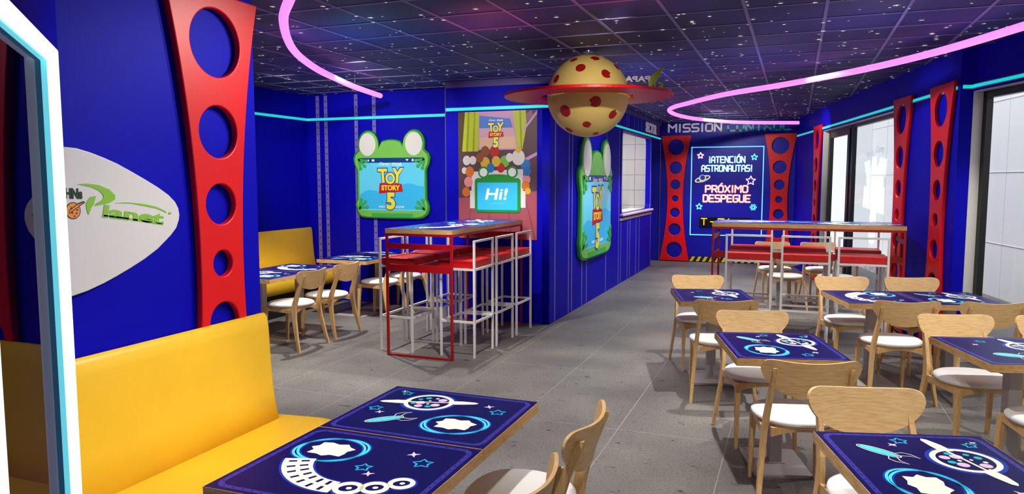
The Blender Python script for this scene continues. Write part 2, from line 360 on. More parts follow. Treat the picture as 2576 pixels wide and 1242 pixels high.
# a stroke alphabet on a 4 x 6 cell, for the tube-like sign lettering
GL = {
 'A': [[(0, 0), (0, 4.6), (1.2, 6), (2.8, 6), (4, 4.6), (4, 0)], [(0, 2.4), (4, 2.4)]],
 'T': [[(0, 6), (4, 6)], [(2, 6), (2, 0)]], 'E': [[(4, 6), (0, 6), (0, 0), (4, 0)], [(0, 3), (3.4, 3)]],
 'N': [[(0, 0), (0, 6), (4, 0), (4, 6)]], 'C': [[(4, 6), (.8, 6), (0, 5.2), (0, .8), (.8, 0), (4, 0)]],
 'I': [[(2, 0), (2, 6)]], 'O': [[(.8, 0), (0, .8), (0, 5.2), (.8, 6), (3.2, 6), (4, 5.2), (4, .8), (3.2, 0), (.8, 0)]],
 'S': [[(4, 6), (.8, 6), (0, 5.4), (0, 3.6), (.8, 3), (3.2, 3), (4, 2.4), (4, .6), (3.2, 0), (0, 0)]],
 'R': [[(0, 0), (0, 6), (3.2, 6), (4, 5.2), (4, 3.6), (3.2, 2.8), (0, 2.8)], [(2, 2.8), (4, 0)]],
 'U': [[(0, 6), (0, .8), (.8, 0), (3.2, 0), (4, .8), (4, 6)]], 'P': [[(0, 0), (0, 6), (3.2, 6), (4, 5.2), (4, 3.6), (3.2, 2.8), (0, 2.8)]],
 'X': [[(0, 0), (4, 6)], [(0, 6), (4, 0)]], 'M': [[(0, 0), (0, 6), (2, 3.2), (4, 6), (4, 0)]],
 'D': [[(0, 0), (0, 6), (3, 6), (4, 5), (4, 1), (3, 0), (0, 0)]], 'G': [[(4, 6), (.8, 6), (0, 5.2), (0, .8), (.8, 0), (3.2, 0), (4, .8), (4, 3), (2.2, 3)]],
 'L': [[(0, 6), (0, .8), (.8, 0), (4, 0)]], '!': [[(2, 6), (2, 2)], [(2, .5), (2, 0)]], '¡': [[(2, 4), (2, 0)], [(2, 6), (2, 5.5)]],
 'Ó': [[(.8, 0), (0, .8), (0, 5.2), (.8, 6), (3.2, 6), (4, 5.2), (4, .8), (3.2, 0), (.8, 0)], [(1.7, 7.1), (2.9, 8.2)]],
 '-': [[(.6, 3), (3.4, 3)]], '0': [[(0, 0), (0, 6), (4, 6), (4, 0), (0, 0)]], '1': [[(1, 5), (2, 6), (2, 0)]], ' ': [],
}
WID = {'I': 0.4, '!': 0.4, '¡': 0.4, '1': 0.7, ' ': 0.6, 'M': 1.2}
def strokes(mb, paths, r, z0, z1, m):
    for pth in paths:
        for i in range(len(pth) - 1):
            (x0, y0), (x1, y1) = pth[i], pth[i + 1]; dx, dy = x1 - x0, y1 - y0; l = math.hypot(dx, dy) or 1; ux, uy = dx / l, dy / l; out = []
            a = math.atan2(uy, ux)
            for k in range(7): t = a + PI / 2 + PI * k / 6; out.append((x0 + r * math.cos(t), y0 + r * math.sin(t)))
            for k in range(7): t = a - PI / 2 + PI * k / 6; out.append((x1 + r * math.cos(t), y1 + r * math.sin(t)))
            mb.prism(out, z0, z1, m)
def stroke_text(mb, body, x0, x1, y0, y1, r, z0, z1, m, gap=1.5, shear=0.0):
    tot = sum(4 * WID.get(c, 1) for c in body) + gap * (len(body) - 1); sx = (x1 - x0) / tot; sy = (y1 - y0) / 6; cx = 0
    for c in body:
        wd = 4 * WID.get(c, 1)
        P = [[(x0 + (cx + (px - 2) * WID.get(c, 1) + wd / 2) * sx + shear * py * sy, y0 + py * sy) for px, py in pth] for pth in GL[c]] if c not in 'I!¡' else \
            [[(x0 + (cx + wd / 2) * sx + shear * py * sy, y0 + py * sy) for px, py in pth] for pth in GL[c]]
        strokes(mb, P, r, z0, z1, m); cx += wd + gap

# ------------------------------------------------------------------ room shell
CZ = 2.80
struct('floor', MB().box(-7, 8, -3, 16, -0.12, 0), floorm)
# ceiling: tiles, grid and star prints in one object
cb = MB(); cb.prism([(-7, -3), (5.0, -3), (1.55, 7.58), (.11, 15.3), (-7, 15.3)], CZ, CZ + .15, 0)
def rwall(y): return 1.47 + (7.6 - y) * .332 if y < 7.6 else .09 + (14.9 - y) * .181
k = 0
x = -0.869 - 0.51 * 12
while x < 5.1:
    ye = 15.12 if x < .05 else (14.9 - (x - .06) / .181 if x < 1.38 else 7.6 - (x - 1.43) / .332)
    cb.box(x - .011, x + .011, -3, ye, CZ - .006, CZ, 1); x += 0.51
y = 5.312 - 0.509 * 16
while y < 15.1: cb.box(-6.9, rwall(y) - .03, y - .011, y + .011, CZ - .0055, CZ, 1); y += 0.509
def star4(cx, cy, r, rot, z, q=0.34, n=4):
    return [(cx + (r if i % 2 == 0 else r * q) * math.cos(rot + PI * i / n), cy + (r if i % 2 == 0 else r * q) * math.sin(rot + PI * i / n), z) for i in range(2 * n)]
for i in range(3600):
    sx, sy = random.uniform(-6.6, 4.6), random.uniform(1.5, 15.1)
    r = random.choice([.008, .009, .011, .015, .021, .027]) * random.uniform(.85, 1.15)
    if i % 3 == 2 or sx > rwall(sy) - .06: continue
    if r > .016: cb.poly(star4(sx, sy, r, random.uniform(0, PI), CZ - .007, 0.36, 5)[::-1], 2)
    else: cb.poly(star4(sx, sy, r, random.uniform(0, PI), CZ - .007, 0.8, 4)[::-1], 2)
struct('ceiling', cb, [ceilm, tbar, starm])

BX = -2.47   # sign wall plane
struct('wall_sign', MB().prism([(BX, 1.92), (BX, 2.94), (-6.45, 2.94), (-6.45, 2.78), (-2.62, 2.78), (-2.62, 1.92)], 0, CZ), blue)
wm = MB().prism([(-2.47, 1.92), (-1.30, 0.75), (-1.30, -3), (-1.42, -3), (-1.42, 0.70), (-2.62, 1.90), (-2.62, 1.92)], 0, CZ)
struct('wall_mirror', wm, blue)
struct('wall_front', MB().box(-1.42, 5.2, -3.1, -3.0, 0, CZ), mat('pale_wall', (190, 188, 190), .7))
struct('wall_left', MB().box(-6.45, -6.29, 2.94, 8.70, 0, CZ), blue)
struct('wall_rear_left', MB().box(-6.29, -3.87, 8.54, 8.70, 0, CZ), blue)
# partition block: poster face, corridor face with the rounded serving hatch
PX = -2.585
struct('wall_poster', MB().box(-3.87, PX - .09, 7.91, 8.0, 0, CZ), blue)
hatch = rrect(11.55, 14.02, 1.11, 2.41, 0.10)
sidew = curve_mesh([[(7.91, 0), (14.2, 0), (14.2, 2.42), (15.13, 2.42), (15.13, CZ), (7.91, CZ)], hatch], 0.09, 0, [blue], z0=-0.09)
struct('wall_corridor', sidew, None, M=frameM((PX, 0, 0), (0, 1, 0), (1, 0, 0)))
struct('wall_passage', MB().box(-3.87, PX - .09, 14.11, 14.2, 0, CZ), tilem)
struct('wall_kitchen', MB().box(-3.868, -3.78, 8.0, 14.11, 0, CZ), tilem)
struct('wall_back', MB().box(-4.2, 0.3, 15.13, 15.3, 0, CZ), blue2)
# right wall, far run with a tall window, short return, near run with a tall window
A0 = Vector((0.01, 15.13, 0)); A0 = Vector((-0.03, 15.13, 0)); d1 = Vector((0.178, -0.984, 0)).normalized()
O1 = Vector((0.010, 14.913, 0)); n1 = Vector((-0.984, -0.178, 0)); d2 = Vector((0.315, -0.949, 0)).normalized(); n2 = Vector((-0.949, -0.315, 0)); O2 = Vector((1.43, 7.601, 0))
MR1 = Matrix(((d1.x, 0, -n1.x, O1.x), (d1.y, 0, -n1.y, O1.y), (0, 1, 0, 0), (0, 0, 0, 1)))    # (s along wall, z, outward)
MR2 = Matrix(((d2.x, 0, -n2.x, O2.x), (d2.y, 0, -n2.y, O2.y), (0, 1, 0, 0), (0, 0, 0, 1)))
w1 = curve_mesh([[(-0.3, 0), (2.06, 0), (2.06, 2.425), (5.74, 2.425), (5.74, 0), (7.423, 0), (7.423, CZ), (-0.3, CZ)]], 0.10, 0, [blue], z0=0)
struct('wall_right_far', w1, None, M=MR1)
struct('wall_return', MB().prism([(1.335, 7.609), (1.43, 7.601), (1.55, 7.66), (1.44, 7.72)], 0, CZ), blue)
w2 = curve_mesh([[(0, 2.425), (8.0, 2.425), (8.0, 0), (11.2, 0), (11.2, CZ), (0, CZ)]], 0.10, 0, [blue], z0=0)
struct('wall_right_near', w2, None, M=MR2)
for nm, MM, s0, s1, splits in (('window_1', MR1, 2.06, 5.74, [(2.06, 2.17), (3.22, 3.34), (3.40, 3.52), (5.64, 5.74)]), ('window_2', MR2, 0.0, 8.0, [(0.0, 0.06), (2.6, 2.68), (5.2, 5.28), (7.92, 8.0)])):
    r = bpy.data.objects.new(nm, None); C.objects.link(r); r.matrix_world = MM; r['kind'] = 'structure'
    j = MB(); j.box(s0, s0 + .004, 0, 2.425, 0, .12); j.box(s0, s1, 2.421, 2.425, 0.001, .12); j.box(s1 - .004, s1, 0, 2.425, 0, .12)
    if nm == 'window_1': j.box(s0 - .0, s0 + .003, 0, 2.425, 0, .1)
    part('jamb', j, jamb, r)
    f = MB()
    for a, b in splits: f.box(a + .005, b, 0, 2.42, .085, .14)
    f.box(s0 + .005, s1, 2.36 if nm == 'window_2' else 2.375, 2.42, .085, .14); f.box(s0 + .005, s1, 0, .06, .085, .14)
    if nm == 'window_1': f.box(2.17, 3.22, 2.30, 2.375, .09, .135); f.box(3.34, 3.40, 0, 2.375, .07, .10)
    part('frame', f, blackf, r)
    part('pane', MB().poly([(s0 + .02, .05, .111), (s0 + .02, 2.38, .111), (s1 - .02, 2.38, .111), (s1 - .02, .05, .111)]), glass, r)
    if nm == 'window_1': win1 = r
# white cladding outside
e = MB(); e.box(-3, 9.5, 0, 4.2, 2.1, 2.2, 0)
for kx in range(12): e.box(-3 + kx * 1.07, -3 + kx * 1.07 + .008, 0, 4.2, 2.095, 2.1, 1)
for kz in (0.75, 1.75, 2.75): e.box(-3, 9.5, kz, kz + .008, 2.094, 2.1, 1)
struct('wall_outside_far', e, [outw, jointm], M=MR1)
e = MB(); e.box(-1.2, 12, 0, 4.2, 1.6, 1.7, 0)
for kx in range(8): e.box(-1 + kx * 1.5, -1 + kx * 1.5 + .006, 0, 4.2, 1.596, 1.6, 1)
for kz in (0.6, 1.63, 2.75): e.box(-1.2, 12, kz, kz + .006, 1.595, 1.6, 1)
struct('wall_outside_near', e, [outw, jointm], M=MR2)

# violet cornice on the block, cyan light strips
struct('trim_1', MB().box(-3.875, PX + .012, 7.898, 7.91, 2.715, 2.79).box(PX, PX + .012, 7.9, 15.1, 2.715, 2.79), soffit)
struct('trim_2', MB().box(-3.876, -3.866, 7.895, 7.909, 0, 2.715), soffit)
struct('trim_3', MB().box(PX - .004, PX + .012, 15.09, 15.125, 0, 2.42), chrome)
def strip(a, b, n, label):
    a = Vector((*a, 0)); b = Vector((*b, 0)); l = (b - a).length; M = frameM((a.x, a.y, 2.465), b - a, n)
    t = thing('light_strip', label, 'light', M=M, group=None)
    part('diffuser', MB().box(0, l, -.014, .014, .004, .016), cyanled, t)
    part('channel', MB().box(0, l, -.021, -.0141, 0, .018).box(0, l, .0141, .021, 0, .018).box(0, l, -.021, .021, 0, .004), cyanedge, t)
strip((-6.29, 2.95), (-6.29, 8.54), (1, 0, 0), 'cyan light strip on the blue wall above the far yellow bench')
strip((-6.27, 8.54), (-3.88, 8.54), (0, -1, 0), 'cyan light strip on the studded blue wall above the large green tablet sign')
strip((-3.865, 7.91), (-2.587, 7.91), (0, -1, 0), 'cyan light strip on the blue wall right above the film poster')
strip((PX, 7.93), (PX, 15.05), (1, 0, 0), 'cyan light strip along the corridor wall above the serving hatch')
strip((0.0, 14.97), (1.32, 7.66), (-0.984, -0.178, 0), 'cyan light strip on the angled window wall crossing behind the red fins')
strip((1.345, 7.602), (1.425, 7.595), (0, -1, 0), 'very short cyan light strip on the narrow step between the two window walls')
strip((1.435, 7.58), (3.6, 1.06), (-0.949, -0.315, 0), 'cyan light strip above the tall window nearest the dining tables')

# riveted lilac bands
def bands(nm, lab, M, xs, z0, z1, wdt, step, cat='wall band'):
    t = thing(nm, lab, cat, M=M)
    for x in xs:
        b = MB().box(x - wdt, x + wdt, z0, z1, 0, .003, 0)
        z = z0 + step / 2
        while z < z1:
            b.loft([[(x + r * math.cos(2 * PI * k / 8), z + r * math.sin(2 * PI * k / 8), q) for k in range(8)] for r, q in ((.011, .003), (.009, .007), (.004, .009))], 1)
            z += step
        part('band', b, [lilac, rivet], t)
bands('riveted_bands', 'vertical lilac bands with blue rivets on the wall behind the back-left tables', frameM((0, 8.54, 0), (1, 0, 0), (0, -1, 0)), [-6.116, -5.985, -5.507, -5.231], 0.02, CZ - .02, .026, .088)
t = thing('riveted_bands', 'thin lilac riveted bands running down the corridor wall beside the aisle', 'wall band', M=frameM((PX, 0, 0), (0, 1, 0), (1, 0, 0)))
for y, lo, hi in [(8.11, 0, 2.71), (8.66, 0, 2.71), (8.80, 0, 2.71), (9.27, 0, 2.71), (9.50, 0, 2.71), (10.57, 0, 2.71), (11.39, 0, 2.71), (11.56, 0, 1.0), (12.06, 0, .99), (12.25, 0, .99), (12.76, 0, .99), (13.04, 0, .99), (14.12, 0, .99),
                  (11.9, 2.5, 2.71), (12.05, 2.5, 2.71), (12.5, 2.5, 2.71), (12.8, 2.5, 2.71), (13.1, 2.5, 2.71)]:
    b = MB().box(y - .016, y + .016, lo + .01, hi, 0, .003, 0); z = lo + .05
    while z < hi: b.add([(y - .004, z, .0034), (y + .004, z, .0034), (y + .004, z + .012, .0034), (y - .004, z + .012, .0034)], [(0, 1, 2, 3)], 1); z += .1
    part('band', b, [lilac, rivet], t)

# ------------------------------------------------------------------ red fins with round holes
def fin(label, M, top=2.53, bot=0.015, wid=0.30, waist=0.155):
    mid = 1.27; H = top - mid; out = []
    for k in range(25): z = bot + (top - bot) * k / 24; q = abs(z - mid) / H; out.append((-(waist + (wid - waist) * q ** 2), z))
    for k in range(25): z = top - (top - bot) * k / 24; q = abs(z - mid) / H; out.append(((waist + (wid - waist) * q ** 2), z))
    s = (top - mid) / 1.26
    holes = [circ(0, mid + (zc - 1.27) * s, r * s, 40) for zc, r in ((2.30, .157), (1.89, .122), (1.552, .096), (1.27, .063), (.988, .096), (.648, .122), (.235, .157))]
    o = link('perforated_fin', curve_mesh([out] + holes, 0.034, 0.006, [red], z0=0.004), None, M)
    tag(o, label, 'wall panel', 'tall red fins with round holes')
fin('large red fin with round holes on the sign wall beside the white sign', frameM((BX, 2.655, 0), (0, 1, 0), (1, 0, 0)), top=2.475, bot=0.03, wid=.28, waist=.135)
fin('red fin with round holes on the back wall next to the serving passage', frameM((-2.275, 15.13, 0), (1, 0, 0), (0, -1, 0)))
fin('red fin with round holes on the back wall at the window corner', frameM((-0.303, 15.13, 0), (1, 0, 0), (0, -1, 0)))
def onR1(s): p = O1 + d1 * s; return frameM((p.x, p.y, 0), -d1, n1)
fin('red fin with round holes at the far edge of the glass door', onR1(1.77))
fin('red fin with round holes at the near edge of the printed glass', onR1(5.965))
fin('red fin with round holes nearest the dining tables on the window wall', onR1(7.08))

# ------------------------------------------------------------------ back wall graphics
MB_ = frameM((0, 15.13, 0), (1, 0, 0), (0, -1, 0))
t = thing('mission_control_lettering', 'MISSION CONTROL letters in silver and teal above the back wall fins', 'sign', M=MB_)
a = MB(); stroke_text(a, 'MISSION', -2.43, -1.41, 2.605, 2.748, .017, .004, .014, 0); part('silver_word', a, letw, t)
a = MB(); stroke_text(a, 'CONTROL', -1.28, -0.14, 2.60, 2.745, .018, .004, .014, 0); part('teal_word', a, letc, t)
t = thing('neon_notice', 'neon notice reading ATENCION ASTRONAUTAS PROXIMO DESPEGUE on the back wall', 'neon sign', M=MB_)
a = MB()
for p in ([(-1.965, .55), (-.606, .55)], [(-.606, .55), (-.606, 2.29)], [(-.606, 2.29), (-1.965, 2.29)], [(-1.965, 2.29), (-1.965, .55)]): strokes(a, [p], .009, .004, .018, 0)
part('frame_tube', a, neonc, t)
a = MB()
for txt, bx in (('¡ATENCIÓN', (-1.63, -.95, 1.985, 2.10)), ('ASTRONAUTAS!', (-1.765, -.81, 1.815, 1.93))):
    stroke_text(a, txt, *bx, .0135, .004, .007, 1); stroke_text(a, txt, *bx, .0085, .007, .012, 0)
part('attention_words', a, [nblue, nhalo], t)
a = MB()
for txt, bx in (('PRÓXIMO', (-1.68, -.885, 1.405, 1.53)), ('DESPEGUE', (-1.72, -.835, 1.215, 1.345))):
    stroke_text(a, txt, *bx, .0195, .004, .007, 1); stroke_text(a, txt, *bx, .0125, .007, .012, 0)
part('launch_words', a, [nsal, nsalh], t)
def starout(cx, cy, r, rot=0.3, q=.5): return [[(cx + (r if i % 2 == 0 else r * q) * math.cos(rot + PI * i / 5), cy + (r if i % 2 == 0 else r * q) * math.sin(rot + PI * i / 5)) for i in list(range(10)) + [0]]]
pneon = mat('pink_neon', (250, 215, 250), .5, emit=.8)
for cx, cz, r, m in ((-1.795, 2.125, .06, pneon), (-.775, 2.085, .058, neonc), (-.83, 1.63, .088, pneon), (-1.80, 1.115, .06, neonc)):
    a = MB(); strokes(a, starout(cx, cz, r), .009, .004, .012, 0); part('star', a, m, t)
a = MB()
for rt in (0, PI / 3, 2 * PI / 3): pts = circ(-.77, 1.115, .062, 20, .022, rt); strokes(a, [pts + [pts[0]]], .005, .004, .010, 0)
part('atom', a, neonc, t)
a = MB(); pts = circ(-1.745, 1.665, .145, 28, .045, .32); strokes(a, [pts + [pts[0]]], .012, .004, .010, 0); a.prism(circ(-1.745, 1.675, .072, 24), .004, .009, 0); a.prism(circ(-1.745, 1.69, .048, 20), .009, .011, 1)
part('ringed_planet', a, [cream, halo], t)
t = thing('led_display', 'black LED countdown display with amber digits at the foot of the neon notice', 'display', M=MB_)
part('housing', MB().box(-1.79, -.80, .725, .905, .004, .045), ledbox, t)
a = MB(); stroke_text(a, 'T-01', -1.75, -1.18, .755, .88, .009, .045, .049, 0, gap=2.0); part('digits', a, led, t)
hz = MB().box(-1.97, -.63, .012, .112, .003, .007, 1)
for k in range(11):
    x = -1.97 + k * .124
    hz.prism([(max(x, -1.97), .014), (min(x + .06, -.63), .014), (min(x + .115, -.63), .11), (min(x + .055, -.63), .11)], .007, .009, 0)
tag(part('hazard_strip', hz, [hazy, hazb], M=MB_), 'yellow and black hazard strip low on the back wall', 'floor marking')

# ------------------------------------------------------------------ serving hatch, counter
struct('window_3', curve_mesh([rrect(11.52, 14.05, 1.08, 2.44, .12), rrect(11.56, 14.01, 1.12, 2.40, .10)], .012, .003, [soffit], z0=0.0), None, M=frameM((PX, 0, 0), (0, 1, 0), (1, 0, 0)))
part('pane', MB().poly([(11.5, 1.1, -.055), (14.06, 1.1, -.055), (14.06, 2.43, -.055), (11.5, 2.43, -.055)]), glass, None, M=frameM((PX, 0, 0), (0, 1, 0), (1, 0, 0)))
bpy.data.objects['pane.002']['kind'] = 'structure'; bpy.data.objects['pane.002'].name = 'window_4'
t = thing('serving_counter', 'white serving counter on a blue base under the hatch', 'counter', (0, 0, 0))
part('worktop', MB().box(-3.0, PX + .055, 11.48, 14.12, 1.075, 1.105), [counter], t, bevel=.004)
part('edge_band', MB().box(PX + .03, PX + .056, 11.48, 14.12, 1.068, 1.076), redm, t)
part('rail', MB().box(PX, PX + .02, 11.45, 14.14, 1.005, 1.04), white, t)
lp = bpy.data.lights.new('kitchen_lamp', 'AREA'); lp.energy = 45; lp.size = 0.9; lp.color = (1, .98, .95)
lo = bpy.data.objects.new('kitchen_lamp', lp); C.objects.link(lo); lo.location = (-3.2, 12.6, 2.7)
struct('wall_kitchen_near', MB().box(-3.87, PX - .09, 10.6, 10.7, 0, CZ), tilem)
t = thing('sector_lettering', 'SECTOR lettering in white with a magenta plate on the header above the hatch', 'sign', M=frameM((PX, 0, 0), (0, 1, 0), (1, 0, 0)))
part('word', text_mesh('SECTOR', 13.47, 14.56, 2.515, 2.70, .012, .03, z0=.003, mats=[letw]), None, t)
part('plate', MB().box(14.65, 14.90, 2.515, 2.72, .003, .010), magenta, t)

# ------------------------------------------------------------------ green tablet signs (plain rounded case with two round lobes)
def title(t, cx, cz, s, z):          # film title block, s = width of TOY
    a = text_mesh('Disney', cx - .44 * s, cx - .03 * s, cz + .62 * s, cz + .76 * s, .001, .0, .3, z, [twhite]); part('studio_name', a, None, t)
    a = text_mesh('· PIXAR', cx + .0 * s, cx + .44 * s, cz + .63 * s, cz + .74 * s, .001, .01, 0, z, [twhite]); part('studio_name', a, None, t)
    for ch, x0, x1, y0, y1, sh in (('T', -.5, -.13, .06, .54, -.1), ('o', -.2, .17, .02, .40, 0), ('Y', .07, .5, .05, .56, .1)):
        for b, dz, m in ((.085, 0, tblue), (.035, .0015, tyel)):
            g = .035 * s if dz == 0 else 0
            part('title_letter', text_mesh(ch.upper() if ch != 'o' else 'O', cx + x0 * s - g, cx + x1 * s + g, cz + y0 * s - g, cz + y1 * s + g, .0015, b, sh, z + dz, [m]), None, t)
    part('title_plate', MB().prism([(cx - .47 * s, cz - .31 * s), (cx + .47 * s, cz - .24 * s), (cx + .42 * s, cz + .03 * s), (cx - .43 * s, cz + .05 * s)], z + .0002, z + .0022), tred, t)
    part('title_word', text_mesh('STORY', cx - .36 * s, cx + .36 * s, cz - .20 * s, cz - .02 * s, .001, .04, 0, z + .0022, [tyel]), None, t)
    for b, dz, m, g in ((.09, .0024, tblue, .03 * s), (.05, .0040, tyel, 0)):
        part('title_number', text_mesh('5', cx - .17 * s - g, cx + .17 * s + g, cz - .85 * s - g, cz - .27 * s + g, .0015, b, 0, z + dz, [m]), None, t)
def tablet(label, M, W, x0, z0, z1):
    """case spans x0..x0+W, z0..z1 (z1 = top of the lobes)"""
    t = thing('tablet_sign', label, 'sign', M=M, group='green tablet-shaped film signs')
    H = z1 - z0; cx = x0 + W / 2
    def X(u): return x0 + u * W
    def Z(v): return z0 + v * H
    # outline read anticlockwise from the lower left
    pts = []
    pts += [(X(.035), Z(.10)), (X(.045), Z(.05)), (X(.09), Z(.012)), (X(.16), Z(0)), (X(.5), Z(-.004)), (X(.84), Z(0)), (X(.91), Z(.012)), (X(.965), Z(.05)), (X(.985), Z(.10)), (X(.985), Z(.15)), (X(.955), Z(.22)), (X(.955), Z(.55)), (X(.99), Z(.62)), (X(1.0), Z(.68)), (X(.985), Z(.73)), (X(.93), Z(.775))]
    R = .135 * W
    c2 = (X(.80), Z(1) - R * 1.22)
    pts += [(c2[0] + R * math.cos(a), c2[1] + R * 1.22 * math.sin(a)) for a in [math.radians(q) for q in range(-15, 200, 12)]]
    pts += [(X(.62), Z(.875)), (X(.55), Z(.892)), (X(.5), Z(.895)), (X(.45), Z(.892)), (X(.38), Z(.875))]
    c1 = (X(.20), Z(1) - R * 1.22)
    pts += [(c1[0] + R * math.cos(a), c1[1] + R * 1.22 * math.sin(a)) for a in [math.radians(q) for q in range(-15, 200, 12)]]
    pts += [(X(.07), Z(.775)), (X(.015), Z(.73)), (X(0), Z(.68)), (X(.01), Z(.62)), (X(.045), Z(.55)), (X(.045), Z(.22)), (X(.015), Z(.15))]
    part('case', curve_mesh([pts], .045, .010, [green2], z0=.004), None, t)
    cxm, czm = cx, z0 + H * .45
    inn = [(cxm + (x - cxm) * .955, czm + (z - czm) * .965) for x, z in pts]
    part('case_front', curve_mesh([inn], .012, .005, [green1], z0=.044), None, t)
    for c in (c1, c2):
        part('round_disc', curve_mesh([circ(c[0], c[1], R * .80, 36, R * .80 * 1.2)], .006, .002, [disc], z0=.055), None, t)
    sx0, sx1, sz0, sz1 = X(.088), X(.925), Z(.09), Z(.685)
    sc = MB().prism(rrect(sx0, sx1, sz0, sz1, .02 * W), .0555, .058, 1)
    wv = [(sx0 + (sx1 - sx0) * k / 12, sz0 + (sz1 - sz0) * (.30 + .22 * k / 12 + .06 * math.sin(k * .9))) for k in range(13)]
    sc.prism([(sx0, sz0 + .02)] + [(sx1, sz0 + .02)] + wv[::-1], .058, .0585, 0)
    sc.prism(rrect(sx0, sx1, sz1 - .055 * H, sz1, .01 * W), .0585, .059, 2)
    sb = sz1 - .028 * H
    sc.prism(circ(X(.21), sb, .010 * W, 4, .018 * W), .059, .0595, 3); sc.prism(rrect(X(.255), X(.29), sb - .012 * W, sb + .012 * W, .004 * W), .059, .0595, 3)
    sc.prism([(X(.715), sb - .012 * W), (X(.735), sb + .012 * W), (X(.695), sb + .012 * W)], .059, .0595, 3); sc.prism(rrect(X(.775), X(.797), sb - .014 * W, sb + .014 * W, .004 * W), .059, .0595, 3)
    part('screen', sc, [screen, screen2, bar, twhite], t)
    for (qx, qz, ax, az) in ((X(.10), Z(.655), 1, -1), (X(.915), Z(.655), -1, -1), (X(.10), Z(.125), 1, 1), (X(.915), Z(.125), -1, 1)):
        k = .042 * W; g = MB()
        base = (qx - ax * k * .3, qz - az * k * .3)
        for ex, ez in ((2.0, .1), (1.5, 1.5), (.2, 2.1)):
            strokes(g, [[base, (qx + ax * ex * k, qz + az * ez * k)]], .013 * W, .058, .070, 0); 
            g.prism(circ(qx + ax * ex * k, qz + az * ez * k, .021 * W, 16), .058, .072, 0)
        part('corner_grip', g, green3, t, bevel=.003)
    part('home_bar', MB().box(X(.24), X(.78), Z(.012), Z(.06), .054, .058), green3, t, bevel=.002)
    title(t, cx, Z(.385), .335 * W, .0592)
    part('date_line', text_mesh('ONLY IN CINEMAS JUNE', X(.34), X(.67), Z(.116), Z(.145), .001, .02, 0, .059, [twhite]), None, t)
    return t
tablet('large green tablet sign facing the room on the studded blue wall', frameM((0, 8.54, 0), (1, 0, 0), (0, -1, 0)), 1.15, -5.535, 1.14, 2.30)
tablet('green tablet sign hung along the corridor wall before the serving hatch', frameM((PX, 0, 0), (0, 1, 0), (1, 0, 0)), 1.80, 8.94, 0.60, 2.22)

# ------------------------------------------------------------------ film poster with plain toys
MP = frameM((0, 7.91, 0), (1, 0, 0), (0, -1, 0))
pw = lambda n, c: mat(n, c, .5)
t = thing('film_poster', 'film poster of a bedroom window with toys and a green tablet', 'poster', M=MP)
x0, x1, z0, z1 = -3.71, -2.735, .965, 2.43
W_, H_ = x1 - x0, z1 - z0
U = lambda u: x0 + u * W_
Vv = lambda v: z1 - v * H_
pb = MB()
mats = [pw('poster_room', (92, 62, 70)), pw('poster_sky', (84, 132, 214)), pw('poster_sunset', (226, 178, 190)), pw('poster_curtain', (196, 208, 40)), pw('poster_curtain_fold', (150, 170, 24)), pw('poster_floor', (170, 84, 96)), pw('poster_frame', (206, 158, 196)), pw('poster_shelf', (150, 96, 120)), pw('poster_box', (232, 228, 228)), pw('poster_shadow_wall', (88, 66, 24)), pw('poster_plank', (140, 62, 78)), pw('poster_peach', (240, 196, 160))]
pb.box(x0, x1, z0, z1, .002, .004, 0)
q = lambda pts, m, z=.0045: pb.flat([(U(a), Vv(b)) for a, b in pts], z, m)
q([(0, 0), (.12, 0), (.08, .3), (0, .35)][::-1], 9)
q([(.26, .0), (.70, .0), (.78, .30), (.26, .30)][::-1], 6, .0046)
q([(.275, .03), (.665, .06), (.72, .17), (.275, .17)][::-1], 1, .0048); q([(.275, .13), (.705, .13), (.73, .20), (.275, .20)][::-1], 2, .0050); q([(.275, .2), (.73, .2), (.75, .29), (.275, .29)][::-1], 11, .0050)
q([(.09, 0), (.27, 0), (.26, .31), (.05, .31)][::-1], 3, .0052); q([(.13, 0), (.15, 0), (.13, .31), (.10, .31)][::-1], 4, .0054); q([(.21, 0), (.225, 0), (.21, .31), (.185, .31)][::-1], 4, .0054)
q([(.70, 0), (.86, 0), (.87, .12), (.82, .30), (.76, .30)][::-1], 3, .0052); q([(.78, 0), (.80, 0), (.82, .3), (.80, .3)][::-1], 4, .0054)
q([(.83, .14), (1, 0), (1, .03), (.83, .165)][::-1], 6, .0056); q([(.84, .37), (1, .32), (1, .345), (.84, .40)][::-1], 6, .0056)
q([(.86, .03), (.93, .0), (.95, .04), (.87, .10)][::-1], 7, .0056)
q([(0, .68), (1, .62), (1, 1), (0, 1)][::-1], 5, .0047)
for a in (.15, .4, .65, .9): q([(.5 + (a - .5) * .9, .69), (.5 + (a - .5) * .9 + .008, .69), (.5 + (a - .5) * 1.2 + .01, 1), (.5 + (a - .5) * 1.2 - .01, 1)][::-1], 10, .0049)
q([(.17, .47), (.83, .45), (.83, .62), (.17, .62)][::-1], 8, .0058); q([(.15, .62), (.86, .62), (.86, .75), (.15, .76)][::-1], 8, .0060)
part('print', pb, mats, t)
toys = MB()
tm = [pw('toy_brown', (150, 84, 44)), pw('toy_red', (196, 36, 30)), pw('toy_white', (226, 222, 214)), pw('toy_orange', (222, 120, 40)), pw('toy_pink', (232, 150, 150)), pw('toy_blue', (40, 120, 190)), pw('toy_green', (120, 190, 70)), pw('toy_yellow', (226, 182, 50))]
